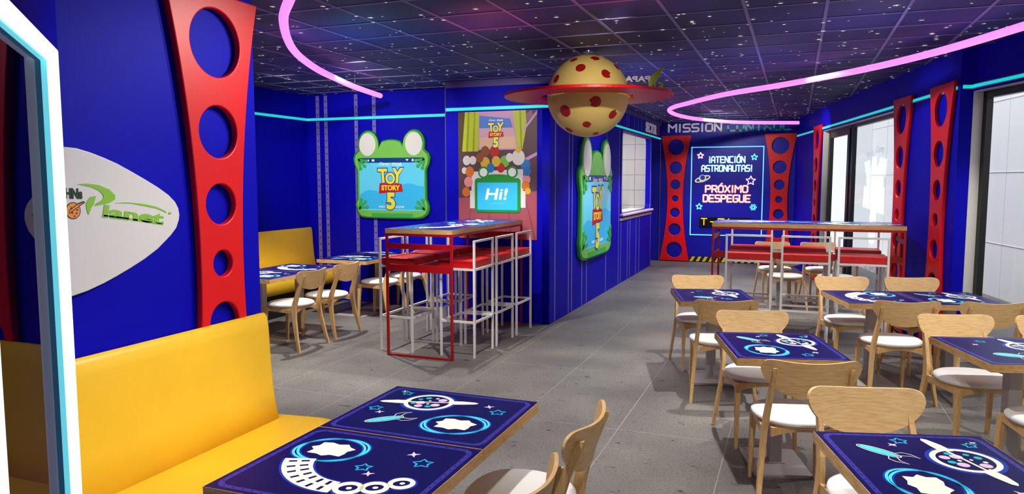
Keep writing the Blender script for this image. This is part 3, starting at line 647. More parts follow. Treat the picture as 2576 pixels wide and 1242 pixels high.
for u, v, r, m in [(.11, .38, .05, 2), (.19, .38, .045, 2), (.28, .36, .05, 0), (.35, .31, .055, 0), (.35, .40, .06, 7), (.47, .31, .06, 1), (.49, .39, .055, 7), (.60, .39, .06, 6), (.66, .36, .045, 2), (.77, .36, .08, 2), (.77, .30, .035, 7), (.86, .42, .06, 5), (.88, .47, .045, 5), (.15, .47, .055, 3), (.13, .55, .055, 4), (.10, .63, .05, 3), (.08, .46, .035, 2), (.87, .53, .05, 4), (.86, .58, .05, 3), (.89, .62, .035, 7), (.42, .44, .05, 5), (.55, .44, .05, 1)]:
    toys.prism(circ(U(u), Vv(v), r * W_ * 1.0, 20, r * W_ * 1.15), .0062 + .0001 * (len(toys.f) % 17), .0066 + .0001 * (len(toys.f) % 17), m)
part('toy_balls', toys, tm, t)
title(t, U(.49), Vv(.165), .20, .0085)
tb = MB()
tb.prism(rrect(U(.215), U(.80), Vv(.79), Vv(.52), .04), .009, .0105, 0); tb.prism(circ(U(.33), Vv(.475), .068, 28), .009, .0104, 0); tb.prism(circ(U(.695), Vv(.475), .068, 28), .009, .0104, 0)
tb.prism(circ(U(.5), Vv(.52), .20, 30, .045), .009, .0103, 0)
tb.prism(circ(U(.33), Vv(.475), .048, 28), .0105, .011, 2); tb.prism(circ(U(.695), Vv(.475), .048, 28), .0105, .011, 2)
tb.prism(rrect(U(.25), U(.76), Vv(.77), Vv(.555), .012), .0105, .0112, 1)
part('poster_tablet', tb, [pw('poster_green', (30, 150, 50)), screen, disc], t)
part('greeting', text_mesh('Hi!', U(.35), U(.64), Vv(.69), Vv(.60), .0006, .02, .15, .0113, [twhite]), None, t)
part('greeting', text_mesh("Let's play!", U(.42), U(.60), Vv(.73), Vv(.71), .0006, .01, 0, .0113, [screen2]), None, t)
part('credit_line', text_mesh('ONLY IN THEATERS', U(.36), U(.62), Vv(.885), Vv(.872), .0006, .01, 0, .0062, [twhite]), None, t)

# ------------------------------------------------------------------ white planet sign on the sign wall
MS = frameM((BX, 0, 0), (0, 1, 0), (1, 0, 0))
t = thing('planet_sign', 'white lens-shaped sign with green Planet script cut off by the lit mirror', 'sign', M=MS)
edge = [(1.899, 1.226), (1.922, 1.230), (1.969, 1.238), (2.039, 1.257), (2.1, 1.278), (2.163, 1.302), (2.23, 1.330), (2.30, 1.366), (2.372, 1.418), (2.402, 1.447), (2.418, 1.480), (2.422, 1.503), (2.417, 1.530), (2.401, 1.557), (2.367, 1.587), (2.313, 1.620), (2.247, 1.654), (2.185, 1.684), (2.124, 1.712), (2.067, 1.733), (2.01, 1.751), (1.956, 1.764), (1.899, 1.768)]
part('board', curve_mesh([edge], .022, .004, [signw], z0=.003), None, t)
def sp(pts, m=0, z=.0252): g.prism(pts, z, z + .0015, m)
part('johns_letters', text_mesh('HNs', 1.897, 1.966, 1.582, 1.621, .0015, .05, 0, .0252, [dgreen], slope=-.05), None, t)
part('planet_word', text_mesh('lanet', 2.045, 2.335, 1.508, 1.558, .0015, .035, .1, .0252, [lime], slope=-.15), None, t)
g = MB()
sp([(1.948, 1.634), (1.987, 1.636), (2.037, 1.630), (2.083, 1.612), (2.106, 1.590), (2.105, 1.574), (2.08, 1.562), (2.033, 1.555), (2.012, 1.553), (2.022, 1.562), (2.045, 1.572), (2.055, 1.585), (2.050, 1.597), (2.036, 1.610), (2.003, 1.623)])
sp([(1.980, 1.566), (1.980, 1.542), (1.987, 1.520), (1.993, 1.530), (2.000, 1.545), (2.012, 1.561), (2.022, 1.589), (1.998, 1.586)])
sp([(2.10, 1.561), (2.177, 1.557), (2.30, 1.533), (2.349, 1.513), (2.349, 1.519), (2.30, 1.540), (2.24, 1.553), (2.16, 1.562)])
sp([(2.05, 1.512), (2.14, 1.498), (2.33, 1.463), (2.332, 1.469), (2.14, 1.505), (2.05, 1.518)])
g.prism(circ(2.368, 1.510, .008, 14, .0055), .0252, .0267, 0)
part('script_strokes', g, lime, t)
g = MB(); g.prism(circ(1.926, 1.538, .030, 30, .031), .0252, .026, 1); g.prism(circ(1.926, 1.538, .027, 30, .028), .026, .0264, 0)
for a, b in ((1.918, 1.548), (1.935, 1.552), (1.922, 1.530), (1.938, 1.528), (1.942, 1.540), (1.93, 1.518)): g.prism(circ(a, b, .004, 10), .0264, .0267, 2)
g.prism([(1.910, 1.527), (1.950, 1.552), (1.974, 1.565), (1.970, 1.572), (1.945, 1.565), (1.910, 1.540)], .0268, .0271, 1); g.prism([(1.910, 1.531), (1.948, 1.554), (1.969, 1.567), (1.948, 1.563), (1.910, 1.537)], .0271, .0274, 0); g.prism([(1.945, 1.556), (1.964, 1.566), (1.95, 1.563)], .0274, .0276, 2)
part('small_planet', g, [pw('orange_print', (236, 160, 70)), hazb, redspot], t)

# ------------------------------------------------------------------ lit mirror on the diagonal wall
MM_ = frameM((-0.21, -0.21, 0), (-.7071, .7071, 0), (.7071, .7071, 0))
# local x: 0 at foot of the perpendicular, growing to the far corner; pane plane x+y=-.42
t = thing('lit_mirror', 'smoked mirror with a white neon frame on the diagonal wall', 'mirror', M=MM_)
pa, pbb, zt, zb = 0.90, 1.485, 1.935, 0.16       # pane limits along the wall
pa = (0.731 + 0.21) / .7071; pbb = (1.262 + 0.21) / .7071
part('case', MB().box(pa - .03, pbb + .03, zb - .03, zt + .03, -.085, -.004), blue2, t)
part('mirror_pane', MB().box(pa, pbb, zb, zt, -.004, 0), smoked, t)
fr = MB(); h = .034
fr.box(pbb, pbb + .028, zb - .028, zt + .028, -.004, h).box(pa - .028, pa, zb - .028, zt + .028, -.004, h).box(pa, pbb, zt, zt + .028, -.004, h).box(pa, pbb, zb - .028, zb, -.004, h)
part('neon_frame', fr, neonw, t, bevel=.005)
part('neon_edge', MB().box(pbb - .004, pbb, zb, zt, -.003, .012).box(pa, pbb, zt - .004, zt, -.003, .012), neonc, t)

# ------------------------------------------------------------------ benches
def bench(label, xw, y0, y1, diag=None, seams=()):
    t = thing('bench', label, 'bench', (xw, y0, 0), 0, 'yellow padded benches')
    L = y1 - y0
    # backrest profile (x from wall, z)
    prof = [(0.005, .44), (.115, .46), (.085, .62), (.072, .80), (.066, .93), (.058, .98), (.040, .999), (.022, .996), (.008, .98)]
    b = MB(); ys = [0] + sorted([s + d for s in seams for d in (-.006, 0, .006)]) + [L - .02, L - .006, L]
    rings = []
    for y in ys:
        ins = .006 if y in seams else (0.004 if y == L - .006 else (.014 if y == L else 0))
        rings.append([(x - (ins if x > .05 else 0), y + (max(0, 0)), z - (ins if z > .9 else 0)) for x, z in prof])
    if diag: rings[0] = [(x, .045 - x, z) for x, z in prof]
    b.loft(rings, 0, True)
    part('backrest', b, yellow, t)
    sprof = [(.01, .28), (.555, .28), (.585, .31), (.592, .38), (.588, .44), (.565, .472), (.52, .482), (.30, .480), (.11, .472), (.01, .47)]
    s = MB(); rings = []
    n = 8
    yy = [(0, 0)] + [(v, 0) for v in sorted([q + d for q in seams for d in (-.006, .006)])] + [(L - .17 + .22 * math.sin(PI / 2 * k / n), .30 * (1 - math.cos(PI / 2 * k / n))) for k in range(n + 1)]
    for y, cut in yy:
        rings.append([(min(x, .592 - cut) if x > .3 else x, y, z) for x, z in sprof])
    if diag: rings[0] = [(x, .045 - x, z) for x, z in sprof]; rings.insert(1, [(x, .06, z) for x, z in sprof])
    s.loft(rings, 0, True)
    part('seat', s, yellow, t)
    part('plinth', MB().prism([(.01, .045), (.53, .045 - (.52 if diag else 0)), (.53, L - .03), (.01, L - .03)], 0, .28), blackm, t)
    return t
bench('long yellow padded bench in front under the white planet sign', BX, 1.875, 2.925, diag=True)
bench('yellow padded bench in the far left corner behind the small tables', -6.29, 4.2, 8.52, seams=(2.85,))

# ------------------------------------------------------------------ chair
def build_chair(label, group):
    t = thing('dining_chair', label, 'chair', (0, 0, 0), 0, group)
    for s in (-1, 1):
        part('leg', MB().bar([(s * .236, -.240, 0), (s * .222, -.205, .14), (s * .205, -.172, .30), (s * .196, -.160, .40), (s * .190, -.172, .47), (s * .184, -.215, .60), (s * .180, -.270, .725), (s * .180, -.277, .742)],
                             [(.011, .014), (.012, .018), (.012, .024), (.012, .028), (.012, .027), (.012, .021), (.011, .014), (.009, .008)]), oakleg, t, bevel=.004)
    for s in (-1, 1):
        part('leg', MB().bar([(s * .176, .215, 0), (s * .174, .207, .20), (s * .170, .196, .37), (s * .168, .192, .405)], [(.010, .012), (.013, .017), (.016, .024), (.016, .026)]), oakleg, t, bevel=.004)
    fr = MB()
    for s in (-1, 1):
        fr.loft([[(s * .196 - .010, -.165, .365), (s * .196 + .010, -.165, .365), (s * .196 + .010, -.165, .408), (s * .196 - .010, -.165, .408)],
                 [(s * .170 - .010, .19, .372), (s * .170 + .010, .19, .372), (s * .170 + .010, .19, .408), (s * .170 - .010, .19, .408)]], 0, False)
    ar = [[(x, .180, .408), (x, .202, .408), (x, .202, .408 - .018 - .030 * abs(x / .16) ** 2), (x, .180, .408 - .018 - .030 * abs(x / .16) ** 2)] for x in [-.16 + .04 * k for k in range(9)]]
    fr.loft(ar, 0, False); fr.loft([[(x, y - .34, z) for x, y, z in r] for r in ar], 0, False)
    part('seat_frame', fr, oakleg, t)
    def sup(a, b, z, cy=.018, n=40, e=2.5):
        out = []
        for k in range(n):
            th = 2 * PI * k / n; c, s_ = math.cos(th), math.sin(th)
            x = a * math.copysign(abs(c) ** (2 / e), c); y = b * math.copysign(abs(s_) ** (2 / e), s_)
            out.append((x * (1 - .10 * max(0, -y / b)), cy + y, z))
        return out
    part('seat_shell', MB().loft([sup(.185, .185, .404), sup(.196, .196, .408), sup(.198, .198, .416)], 0, True), oakleg, t)
    part('seat', MB().loft([sup(.190, .188, .415), sup(.211, .208, .421), sup(.217, .213, .430), sup(.214, .210, .441), sup(.200, .197, .450), sup(.16, .158, .455), sup(.08, .08, .457)], 0, True), pad, t)
    # backrest: curved D-shaped board
    b = MB(); nx, nz, th = 28, 8, .0065; Wd = .236
    def pt(i, j, side):
        tt = math.sin(PI / 2 * (i / nx * 2 - 1)); x = Wd * tt; q = abs(tt)
        top = .735 + (.036 + .020 * q * q) * (1 - q ** 9) ** .5; bot = .735 - .150 * (1 - q ** 2.3) ** .62
        z = bot + (top - bot) * j / nz; y = -.274 + .062 * tt * tt - (z - .68) * .24
        nxv = -2 * .062 * tt / Wd; l = math.hypot(nxv, 1)
        return (x + side * th * nxv / l, y + side * th / l, z)
    for side in (1, -1):
        vs = [pt(i, j, side) for i in range(nx + 1) for j in range(nz + 1)]
        fs = [(i * (nz + 1) + j, (i + 1) * (nz + 1) + j, (i + 1) * (nz + 1) + j + 1, i * (nz + 1) + j + 1) for i in range(nx) for j in range(nz)]
        b.add(vs, [f if side < 0 else f[::-1] for f in fs], 0, True)
    for j, rev in ((0, 0), (nz, 1)):
        vs = [pt(i, j, 1) for i in range(nx + 1)] + [pt(i, j, -1) for i in range(nx + 1)]
        fs = [(i, i + 1, nx + 2 + i, nx + 1 + i) for i in range(nx)]
        b.add(vs, [f[::-1] if rev else f for f in fs], 0, False)
    part('backrest', b, oak, t)
    return t
proto = None
def chair(label, x, y, rz, group):
    global proto
    if proto is None: proto = build_chair(label, group); proto.location = (x, y, 0); proto.rotation_euler = (0, 0, rz); return proto
    return dup(proto, (x, y, 0), rz, label, group)

# ------------------------------------------------------------------ tables with the printed tops
def art_common(a, Lx, Ly):
    z = .7002
    a.box(-Lx / 2, Lx / 2, -Ly / 2, Ly / 2, .658, .6995, 0)
    a.flat([(-Lx / 2 + .002, -Ly / 2 + .002), (Lx / 2 - .002, -Ly / 2 + .002), (Lx / 2 - .002, Ly / 2 - .002), (-Lx / 2 + .002, Ly / 2 - .002)], z, 1)
    a.ringflat(rrect(-Lx / 2 + .018, Lx / 2 - .018, -Ly / 2 + .018, Ly / 2 - .018, .045), rrect(-Lx / 2 + .036, Lx / 2 - .036, -Ly / 2 + .036, Ly / 2 - .036, .032), z + .0003, 2)
    nx = int(Lx / .036); ny = int(Ly / .036)
    for i in range(nx - 2):
        x = -Lx / 2 + .06 + i * (Lx - .12) / (nx - 3)
        for y in (-Ly / 2 + .027, Ly / 2 - .027): a.flat(circ(x, y, .0042, 7), z + .0006, 3)
    for i in range(ny - 2):
        y = -Ly / 2 + .06 + i * (Ly - .12) / (ny - 3)
        for x in (-Lx / 2 + .027, Lx / 2 - .027): a.flat(circ(x, y, .0042, 7), z + .0006, 3)
Z1 = .7008
def rg(a, pts, w, z, m):   # closed band along a loop
    n = len(pts); o = []; i_ = []
    for k in range(n):
        x0, y0 = pts[k - 1]; x1, y1 = pts[(k + 1) % n]; dx, dy = x1 - x0, y1 - y0; l = math.hypot(dx, dy) or 1
        o.append((pts[k][0] + dy / l * w, pts[k][1] - dx / l * w)); i_.append((pts[k][0] - dy / l * w, pts[k][1] + dx / l * w))
    a.ringflat(o, i_, z, m)
def spark(a, x, y, r, s=1):
    a.flat([(p[0], p[1]) for p in star4(x, y, r, .5, 0, .32, 4)], Z1, 6)
def starr(a, x, y, r, s=1):
    pts = [(x + (r if i % 2 == 0 else r * .55) * math.cos(.6 + PI * i / 5), y + (r if i % 2 == 0 else r * .55) * math.sin(.6 + PI * i / 5)) for i in range(10)]
    rg(a, pts, .0065 * s, Z1 - .0003, 5); rg(a, pts, .0032 * s, Z1, 7)
def planet_art(a, cx, cy, R, ang, s=1):
    rg(a, circ(cx, cy, R, 44), .016 * s, Z1 - .0004, 5)
    # ring: two long tapering wings and a thin bar across
    ca, sa = math.cos(ang), math.sin(ang)
    tr = lambda u, v: (cx + u * ca - v * sa, cy + u * sa + v * ca)
    Lr = R * 2.03
    for sg in (-1, 1):
        w = [tr(sg * R * .75, .022 * s), tr(sg * R * 1.35, .024 * s), tr(sg * Lr * .93, .013 * s), tr(sg * Lr, 0), tr(sg * Lr * .93, -.012 * s), tr(sg * R * 1.35, -.020 * s), tr(sg * R * .95, -.022 * s)]
        a.flat(w if sg < 0 else w[::-1], Z1 + .0004, 4)
    a.flat([tr(-R, -.004 * s), tr(R, -.004 * s), tr(R, .006 * s), tr(-R, .006 * s)], Z1 + .0006, 4)
    a.flat(circ(cx, cy, R * .86, 36), Z1 - .0001, 1)
    rg(a, circ(cx, cy, R * .93, 44), .0095 * s, Z1 + .0002, 4)
    for u, v, r, m in ((-.25, .5, .13, 7), (.12, .55, .08, 4), (.42, .42, .19, 6), (-.5, .25, .10, 7), (-.3, -.15, .2, 6), (.05, -.2, .07, 4), (.4, -.25, .19, 6), (-.55, -.3, .12, 7), (-.2, -.55, .17, 6), (.2, -.5, .13, 7), (-.05, .2, .06, 4)):
        a.flat(circ(cx + u * R, cy + v * R, r * R, 12), Z1 + .0003, m if m != 7 else 8)
def blob_art(a, cx, cy, s=1, rot=0.0):   # plain cream asteroid inside two crossing cyan loops
    for rt, e in ((.35, 1.0), (-.05, .92)):
        rg(a, circ(cx, cy, .132 * s * e, 44, .105 * s, rt + rot), .011 * s, Z1 - .0005, 5)
    for rt, e in ((.35, 1.0), (-.05, .92)):
        rg(a, circ(cx, cy, .132 * s * e, 44, .105 * s, rt + rot), .0048 * s, Z1, 9)
    rr = [.062, .085, .070, .082, .060, .078, .088, .066, .080, .063, .090, .068, .076, .060, .084, .070]
    a.flat([(cx + rr[k % 16] * s * 1.05 * math.cos(2 * PI * k / 16 + rot), cy + rr[k % 16] * .82 * s * math.sin(2 * PI * k / 16 + rot)) for k in range(16)], Z1 + .0003, 4)
def rocket_art(a, cx, cy, ang, s=1, fat=1.0):
    ca, sa = math.cos(ang), math.sin(ang); tr = lambda u, v: (cx + u * s * ca - v * s * sa, cy + u * s * sa + v * s * ca)
    body = [tr(-.078 * math.cos(t) , .024 * fat * math.sin(t)) for t in [2 * PI * k / 28 for k in range(28)]]
    rg(a, body, .0022, Z1, 4); a.flat([tr(-.071 * math.cos(t), .018 * fat * math.sin(t)) for t in [-2 * PI * k / 28 for k in range(28)]], Z1 + .0001, 9)
    for sg in (-1, 1):
        f = [tr(.045, sg * .020 * fat), tr(.058, sg * .045 * fat), (tr(.085, sg * .052 * fat)), tr(.125, sg * .040 * fat), tr(.092, sg * .034 * fat), tr(.070, sg * .012)]
        rg(a, f, .0018, Z1, 4)
def arc_art(a, s=1, cx=0.0, cy=0.0, flip=1):   # segmented arc band with three ring links
    def pa_(th): return (cx + s * (.02 + .235 * math.cos(th)), cy + s * flip * (.075 + .235 * math.sin(th)))
    th0, th1 = math.radians(198), math.radians(275); n = 18
    def band(w, z, m):
        L_ = []; R_ = []
        for k in range(n + 1):
            th = th0 + (th1 - th0) * k / n; x, y = pa_(th); ux, uy = math.cos(th), math.sin(th) * flip
            ww = w * (1.0 - .25 * k / n); L_.append((x + ux * ww * s, y + uy * ww * s)); R_.append((x - ux * ww * s, y - uy * ww * s))
        a.add([(x, y, z) for x, y in L_ + R_], [(k, k + 1, n + 2 + k, n + 1 + k) for k in range(n)], m)
    band(.062, Z1 - .0005, 5); band(.054, Z1 + .0001, 4)
    for k in range(7):
        th = th0 + (th1 - th0) * (k + .55) / 7.4
        for o_ in (-.022, .020):
            x, y = pa_(th); ux, uy = math.cos(th), math.sin(th) * flip; vx, vy = -uy, ux
            x += ux * o_ * s; y += uy * o_ * s
            q4 = [(x - vx * .0065 * s - ux * .014 * s, y - vy * .0065 * s - uy * .014 * s), (x + vx * .0065 * s - ux * .014 * s, y + vy * .0065 * s - uy * .014 * s), (x + vx * .0065 * s + ux * .014 * s, y + vy * .0065 * s + uy * .014 * s), (x - vx * .0065 * s + ux * .014 * s, y - vy * .0065 * s + uy * .014 * s)]
            a.flat(q4, Z1 + .0003, 1)
    for lx, ly, r in ((.085, -.150, .048), (.160, -.118, .046), (.222, -.060, .044)):
        x, y = cx + lx * s, cy + ly * s * flip
        a.flat(circ(x, y, r * 1.15 * s, 28), Z1 - .0005, 5); a.flat(circ(x, y, r * s, 28), Z1 + .0004, 4)
        a.flat(circ(x, y, r * .62 * s, 28, r * .48 * s, .6), Z1 + .0006, 1); a.flat(circ(x + .003, y, r * .2 * s, 12), Z1 + .0008, 4)
def fixup(me):   # all printed faces look up
    for p in me.polygons:
        if abs(p.normal.z) > .9 and p.center.z > .6999 and p.normal.z < 0: p.flip()
    return me
ART = [oaktop, navy, rim, rivp, cream, halo, pinkp, tealp, tealp, cyan]
def top_mesh(kind):
    a = MB(); art_common(a, .692, .598)
    if kind == 'A':
        planet_art(a, -.090, .124, .106, .27); blob_art(a, .137, -.095, 1.0); rocket_art(a, -.155, -.135, .75, 1.0)
        for x, y, r in ((-.24, .211, .025), (-.264, -.022, .030), (.236, .101, .034)): starr(a, x, y, r)
        for x, y, r in ((-.268, .234, .017), (-.221, -.062, .022), (.176, .157, .026)): spark(a, x, y, r)
    elif kind == 'B':
        blob_art(a, -.155, .110, 1.0); arc_art(a)
        for x, y, r in ((.038, .011, .030), (.206, .111, .036)): starr(a, x, y, r)
        for x, y, r in ((.082, -.03, .023), (.14, .171, .027)): spark(a, x, y, r)
    else:
        planet_art(a, -.095, .124, .106, .27); rocket_art(a, .12, -.09, 1.2, .95, 1.9)
        for x, y, r in ((-.225, -.07, .030), (.19, .10, .032)): starr(a, x, y, r)
        for x, y, r in ((-.135, -.14, .024), (.16, .055, .022)): spark(a, x, y, r)
    return fixup(a.mesh('tabletop_' + kind, ART))
TOPS = {k: top_mesh(k) for k in 'ABC'}
tbl_parts = None
def table(label, x, y, rz, kind, group):
    global tbl_parts
    t = thing('dining_table', label, 'table', (x, y, 0), rz, group)
    link('tabletop', TOPS[kind], t)
    if tbl_parts is None:
        tbl_parts = (MB().prism(rrect(-.036, .036, -.036, .036, .006, 3), .012, .658).mesh('column', steel), MB().box(-.21, .21, -.16, .16, 0, .012).box(-.05, .05, -.05, .05, .012, .018).mesh('base_plate', steel), MB().box(-.2, .2, -.04, .04, .650, .658).mesh('bracket', steel))
    link('column', tbl_parts[0], t); link('base_plate', tbl_parts[1], t); link('bracket', tbl_parts[2], t)
    return t
A15 = math.radians(15.3)
def UV(u, v, ang=A15): return (u * math.cos(ang) - v * math.sin(ang), u * math.sin(ang) + v * math.cos(ang))
RT = A15 - PI / 2
GT = 'small square-edged dining tables with space prints'
GC = 'oak dining chairs with white seats'
table('dining table by the front yellow bench showing a ringed planet, nearer the aisle end', -1.348, 2.628, 0, 'A', GT)
table('dining table by the front yellow bench with a segmented arc print, cut by the frame', -1.348, 2.024, 0, 'B', GT)
for lab, x, y, k in (('near table of the back-left pair along the far bench, a planet print on top', -5.005, 5.98, 'A'), ('far table of the back-left pair along the far bench, an arc print on top', -5.005, 6.585, 'B'),
                     ('back-left table second from the studded wall, its pale planet print toward the bench', -5.005, 7.68, 'A'), ('back-left table pushed against the studded blue wall', -5.005, 8.225, 'C')):
    table(lab, x, y, 0, k, GT)
for lab, u, v, k in (('lone dining table by the aisle in front of the far red bar table', 1.045, 6.17, 'C'), ('dining table in the aisle row between the lone far table and the foreground corner table', 1.11, 4.32, 'A'),
                     ('foreground dining table at the lower right corner with planet and rocket prints', 1.167, 2.48, 'A'), ('left table of the joined pair by the window with an arc print', 2.325, 6.2, 'B'),
                     ('right table of the joined pair by the window with a planet print', 2.928, 6.2, 'A'), ('dining table near the big window with a round cyan rocket print, cut by the frame', 2.39, 4.31, 'C')):
    x, y = UV(u, v); table(lab, x, y, RT, k, GT)
A10 = math.radians(10.3)
for lab, x, y, k in (('table behind the red bar table near the back wall, nearer the aisle', -.17, 10.35, 'A'), ('table behind the red bar table near the back wall, nearer the window', .43, 10.46, 'B')):
    table(lab, x, y, A10 - PI / 2, k, GT)
# chairs
for lab, x, y, r in (('oak chair at the front bench table, farther of the two', -.945, 2.60, PI / 2), ('nearer oak chair at the front bench table, cut by the bottom edge', -.945, 1.99, PI / 2),
                     ('oak chair at the back-left pair, closest to the end of the front bench', -4.63, 5.984, PI / 2), ('oak chair at the back-left pair, second from the front bench', -4.63, 6.585, PI / 2),
                     ('oak chair at the tables by the studded wall, seen left of the bar table legs', -4.64, 7.68, PI / 2), ('oak chair at the tables by the studded wall, seen through the bar table legs', -4.64, 8.27, PI / 2)):
    chair(lab, x, y, r, GC)
for lab, u, v, far in (('oak chair on the far side of the lone aisle table, facing the viewer', 1.022, 6.59, 1), ('oak chair on the near side of the lone aisle table, seen from behind', 1.024, 5.70, 0),
                       ('oak chair facing the viewer behind the middle aisle-row table', 1.108, 4.745, 1), ('oak chair seen from behind on the near side of the middle aisle-row table', 1.10, 3.885, 0),
                       ('oak chair with the largest back, facing the viewer behind the foreground corner table', 1.170, 2.905, 1), ('oak chair under the near side of the foreground corner table, only its seat showing', 1.170, 2.06, 0),
                       ('oak chair facing the viewer behind the arc-print table of the window pair', 2.30, 6.62, 1), ('oak chair facing the viewer behind the planet-print table of the window pair', 2.90, 6.62, 1),
                       ('oak chair seen from behind before the arc-print table of the window pair', 2.325, 5.785, 0), ('oak chair seen from behind before the planet-print table of the window pair', 2.925, 5.785, 0),
                       ('oak chair facing the viewer behind the cyan rocket table', 2.385, 4.735, 1), ('oak chair cut by the frame edge, window side of the one behind the rocket table', 2.985, 4.735, 1),
                       ('oak chair before the cyan rocket table, its white seat cut by the frame edge', 2.39, 3.885, 0)):
    x, y = UV(u, v); chair(lab, x, y, A15 + (PI if far else 0), GC)
for lab, cx, cy, far in (('oak chair facing the viewer at the back-wall tables, nearer the aisle', -.17, 10.35, 1), ('oak chair facing the viewer at the back-wall tables, nearer the window', .43, 10.46, 1),
                         ('oak chair seen from behind at the back-wall tables, nearer the aisle', -.17, 10.35, 0), ('oak chair seen from behind at the back-wall tables, nearer the window', .43, 10.46, 0)):
    o_ = .42 if far else -.42
    chair(lab, cx - math.sin(A10) * o_, cy + math.cos(A10) * o_, A10 + (PI if far else 0), GC)

# ------------------------------------------------------------------ bar tables and stools
def bartable(label, cx, cy, rz, kind):
    t = thing('bar_table', label, 'bar table', (cx, cy, 0), rz, 'red steel bar tables')
    Lx, Ly = 1.84, .69; a = MB(); art_common(a, Lx, Ly)
    if kind == 'L':
        arc_art(a, 1.35, -.42, .10); blob_art(a, -.02, -.14, 1.15); rocket_art(a, .12, .16, .4, 1.3, 1.4); planet_art(a, .55, .02, .15, .5, 1.3)
        for x, y in ((-.75, .2), (-.1, .22), (.3, -.2), (.2, -.02)): starr(a, x, y, .035)
        for x, y in ((-.68, .15), (.26, -.14)): spark(a, x, y, .028)
    else:
        arc_art(a, 1.5, .50, -.0); blob_art(a, .35, .12, 1.2); rocket_art(a, -.05, .05, .1, 1.4, 1.2); planet_art(a, -.52, .05, .17, .2, 1.3)
        for x, y in ((-.15, .2), (.1, -.2), (.75, .2)): starr(a, x, y, .035)
        for x, y in ((-.22, .17), (.16, -.17)): spark(a, x, y, .028)
    me = fixup(a.mesh('tabletop', [oaktop, mat('navy_gloss_print', (34, 44, 150), .25), rim, rivp, cream, halo, pinkp, tealp, tealp, cyan]))
    o = link('tabletop', me, t); o.location.z = .498
    def fr(x):
        f = MB(); s = .011
        for y in (-Ly / 2 + .012, Ly / 2 - .012): f.box(x - s, x + s, y - s, y + s, 0, 1.155)
        f.box(x - s, x + s, -Ly / 2 + .02, Ly / 2 - .02, 0, .018).box(x - s, x + s, -Ly / 2 + .02, Ly / 2 - .02, 1.133, 1.155)
        f.box(x - .004, x + .004, -Ly / 2 + .02, Ly / 2 - .02, 1.012, 1.062).box(x - .004, x + .004, -Ly / 2 + .02, Ly / 2 - .02, .800, .868)
        return f
    for x in (-Lx / 2 + .012, Lx / 2 - .012): part('end_frame', fr(x), redm, t, bevel=.002)
    f = MB()
    for y in (-Ly / 2 + .012, Ly / 2 - .012): f.box(-Lx / 2 + .02, Lx / 2 - .02, y - .011, y + .011, 1.133, 1.155)
    part('apron', f, redm, t)
    part('middle_beam', MB().box(-Lx / 2 + .02, Lx / 2 - .02, -.008, .008, .800, .868), redm, t)
    return t
bartable('red steel bar table with a wood-edged blue top before the film poster', -3.215, 6.89, PI / 2, 'L')
bartable('red steel bar table with a wood-edged blue top in front of the back wall notice', 0.10, 8.40, 0, 'R')
def build_stool(label, group):   # faces +y, back at y=-.17
    t = thing('bar_stool', label, 'bar stool', (0, 0, 0), 0, group); s = .0105
    for sx in (-1, 1):
        part('leg', MB().box(sx * .219 - s, sx * .219 + s, -.17 - s, -.17 + s, 0, 1.075), white, t, bevel=.002)
        part('leg', MB().box(sx * .219 - s, sx * .219 + s, .17 - s, .17 + s, 0, .835), white, t, bevel=.002)
    part('back_rail', MB().box(-.2295, .2295, -.17 - s, -.17 + s, 1.075, 1.095), white, t, bevel=.002)
    for nm_, z0_, z1_ in (('seat_rail', .815, .835), ('footrest', .325, .345)):
        f = MB()
        for y in (-.17, .17): f.box(-.2085, .2085, y - s, y + s, z0_, z1_)
        for x in (-.219, .219): f.box(x - s, x + s, -.1595, .1595, z0_, z1_)
        part(nm_, f, white, t)
    part('seat', MB().box(-.218, .218, -.158, .195, .836, .905), redseat, t, bevel=.006)
    return t
sp_ = None
def stool(label, x, y, rz, group):
    global sp_
    if sp_ is None: sp_ = build_stool(label, group); sp_.location = (x, y, 0); sp_.rotation_euler = (0, 0, rz); return
    dup(sp_, (x, y, 0), rz, label, group)
GS = 'white steel bar stools with red seats'
for k, y in enumerate((6.36, 6.90, 7.46)):
    stool(('white bar stool on the aisle side of the poster bar table, nearest the viewer', 'white bar stool on the aisle side of the poster bar table, middle one', 'white bar stool on the aisle side of the poster bar table, closest to the poster')[k], -2.90, y, PI / 2, GS)
for k, y in enumerate((6.36, 6.89, 7.42)):
    stool(('white bar stool on the bench side of the poster bar table, nearest the viewer', 'white bar stool on the bench side of the poster bar table, middle one', 'white bar stool on the bench side of the poster bar table, closest to the poster')[k], -3.55, y, -PI / 2, GS)
for k, x in enumerate((-.43, .11, .63)):
    stool(('white bar stool on the near side of the far bar table, nearest the aisle', 'white bar stool on the near side of the far bar table, in the middle', 'white bar stool on the near side of the far bar table, nearest the windows')[k], x, 8.02, 0, GS)
for k, x in enumerate((-.46, .105, .64)):
    stool(('white bar stool across the far bar table facing the viewer, nearest the aisle', 'white bar stool across the far bar table facing the viewer, in the middle', 'white bar stool across the far bar table facing the viewer, nearest the windows')[k], x, 8.77, PI, GS)

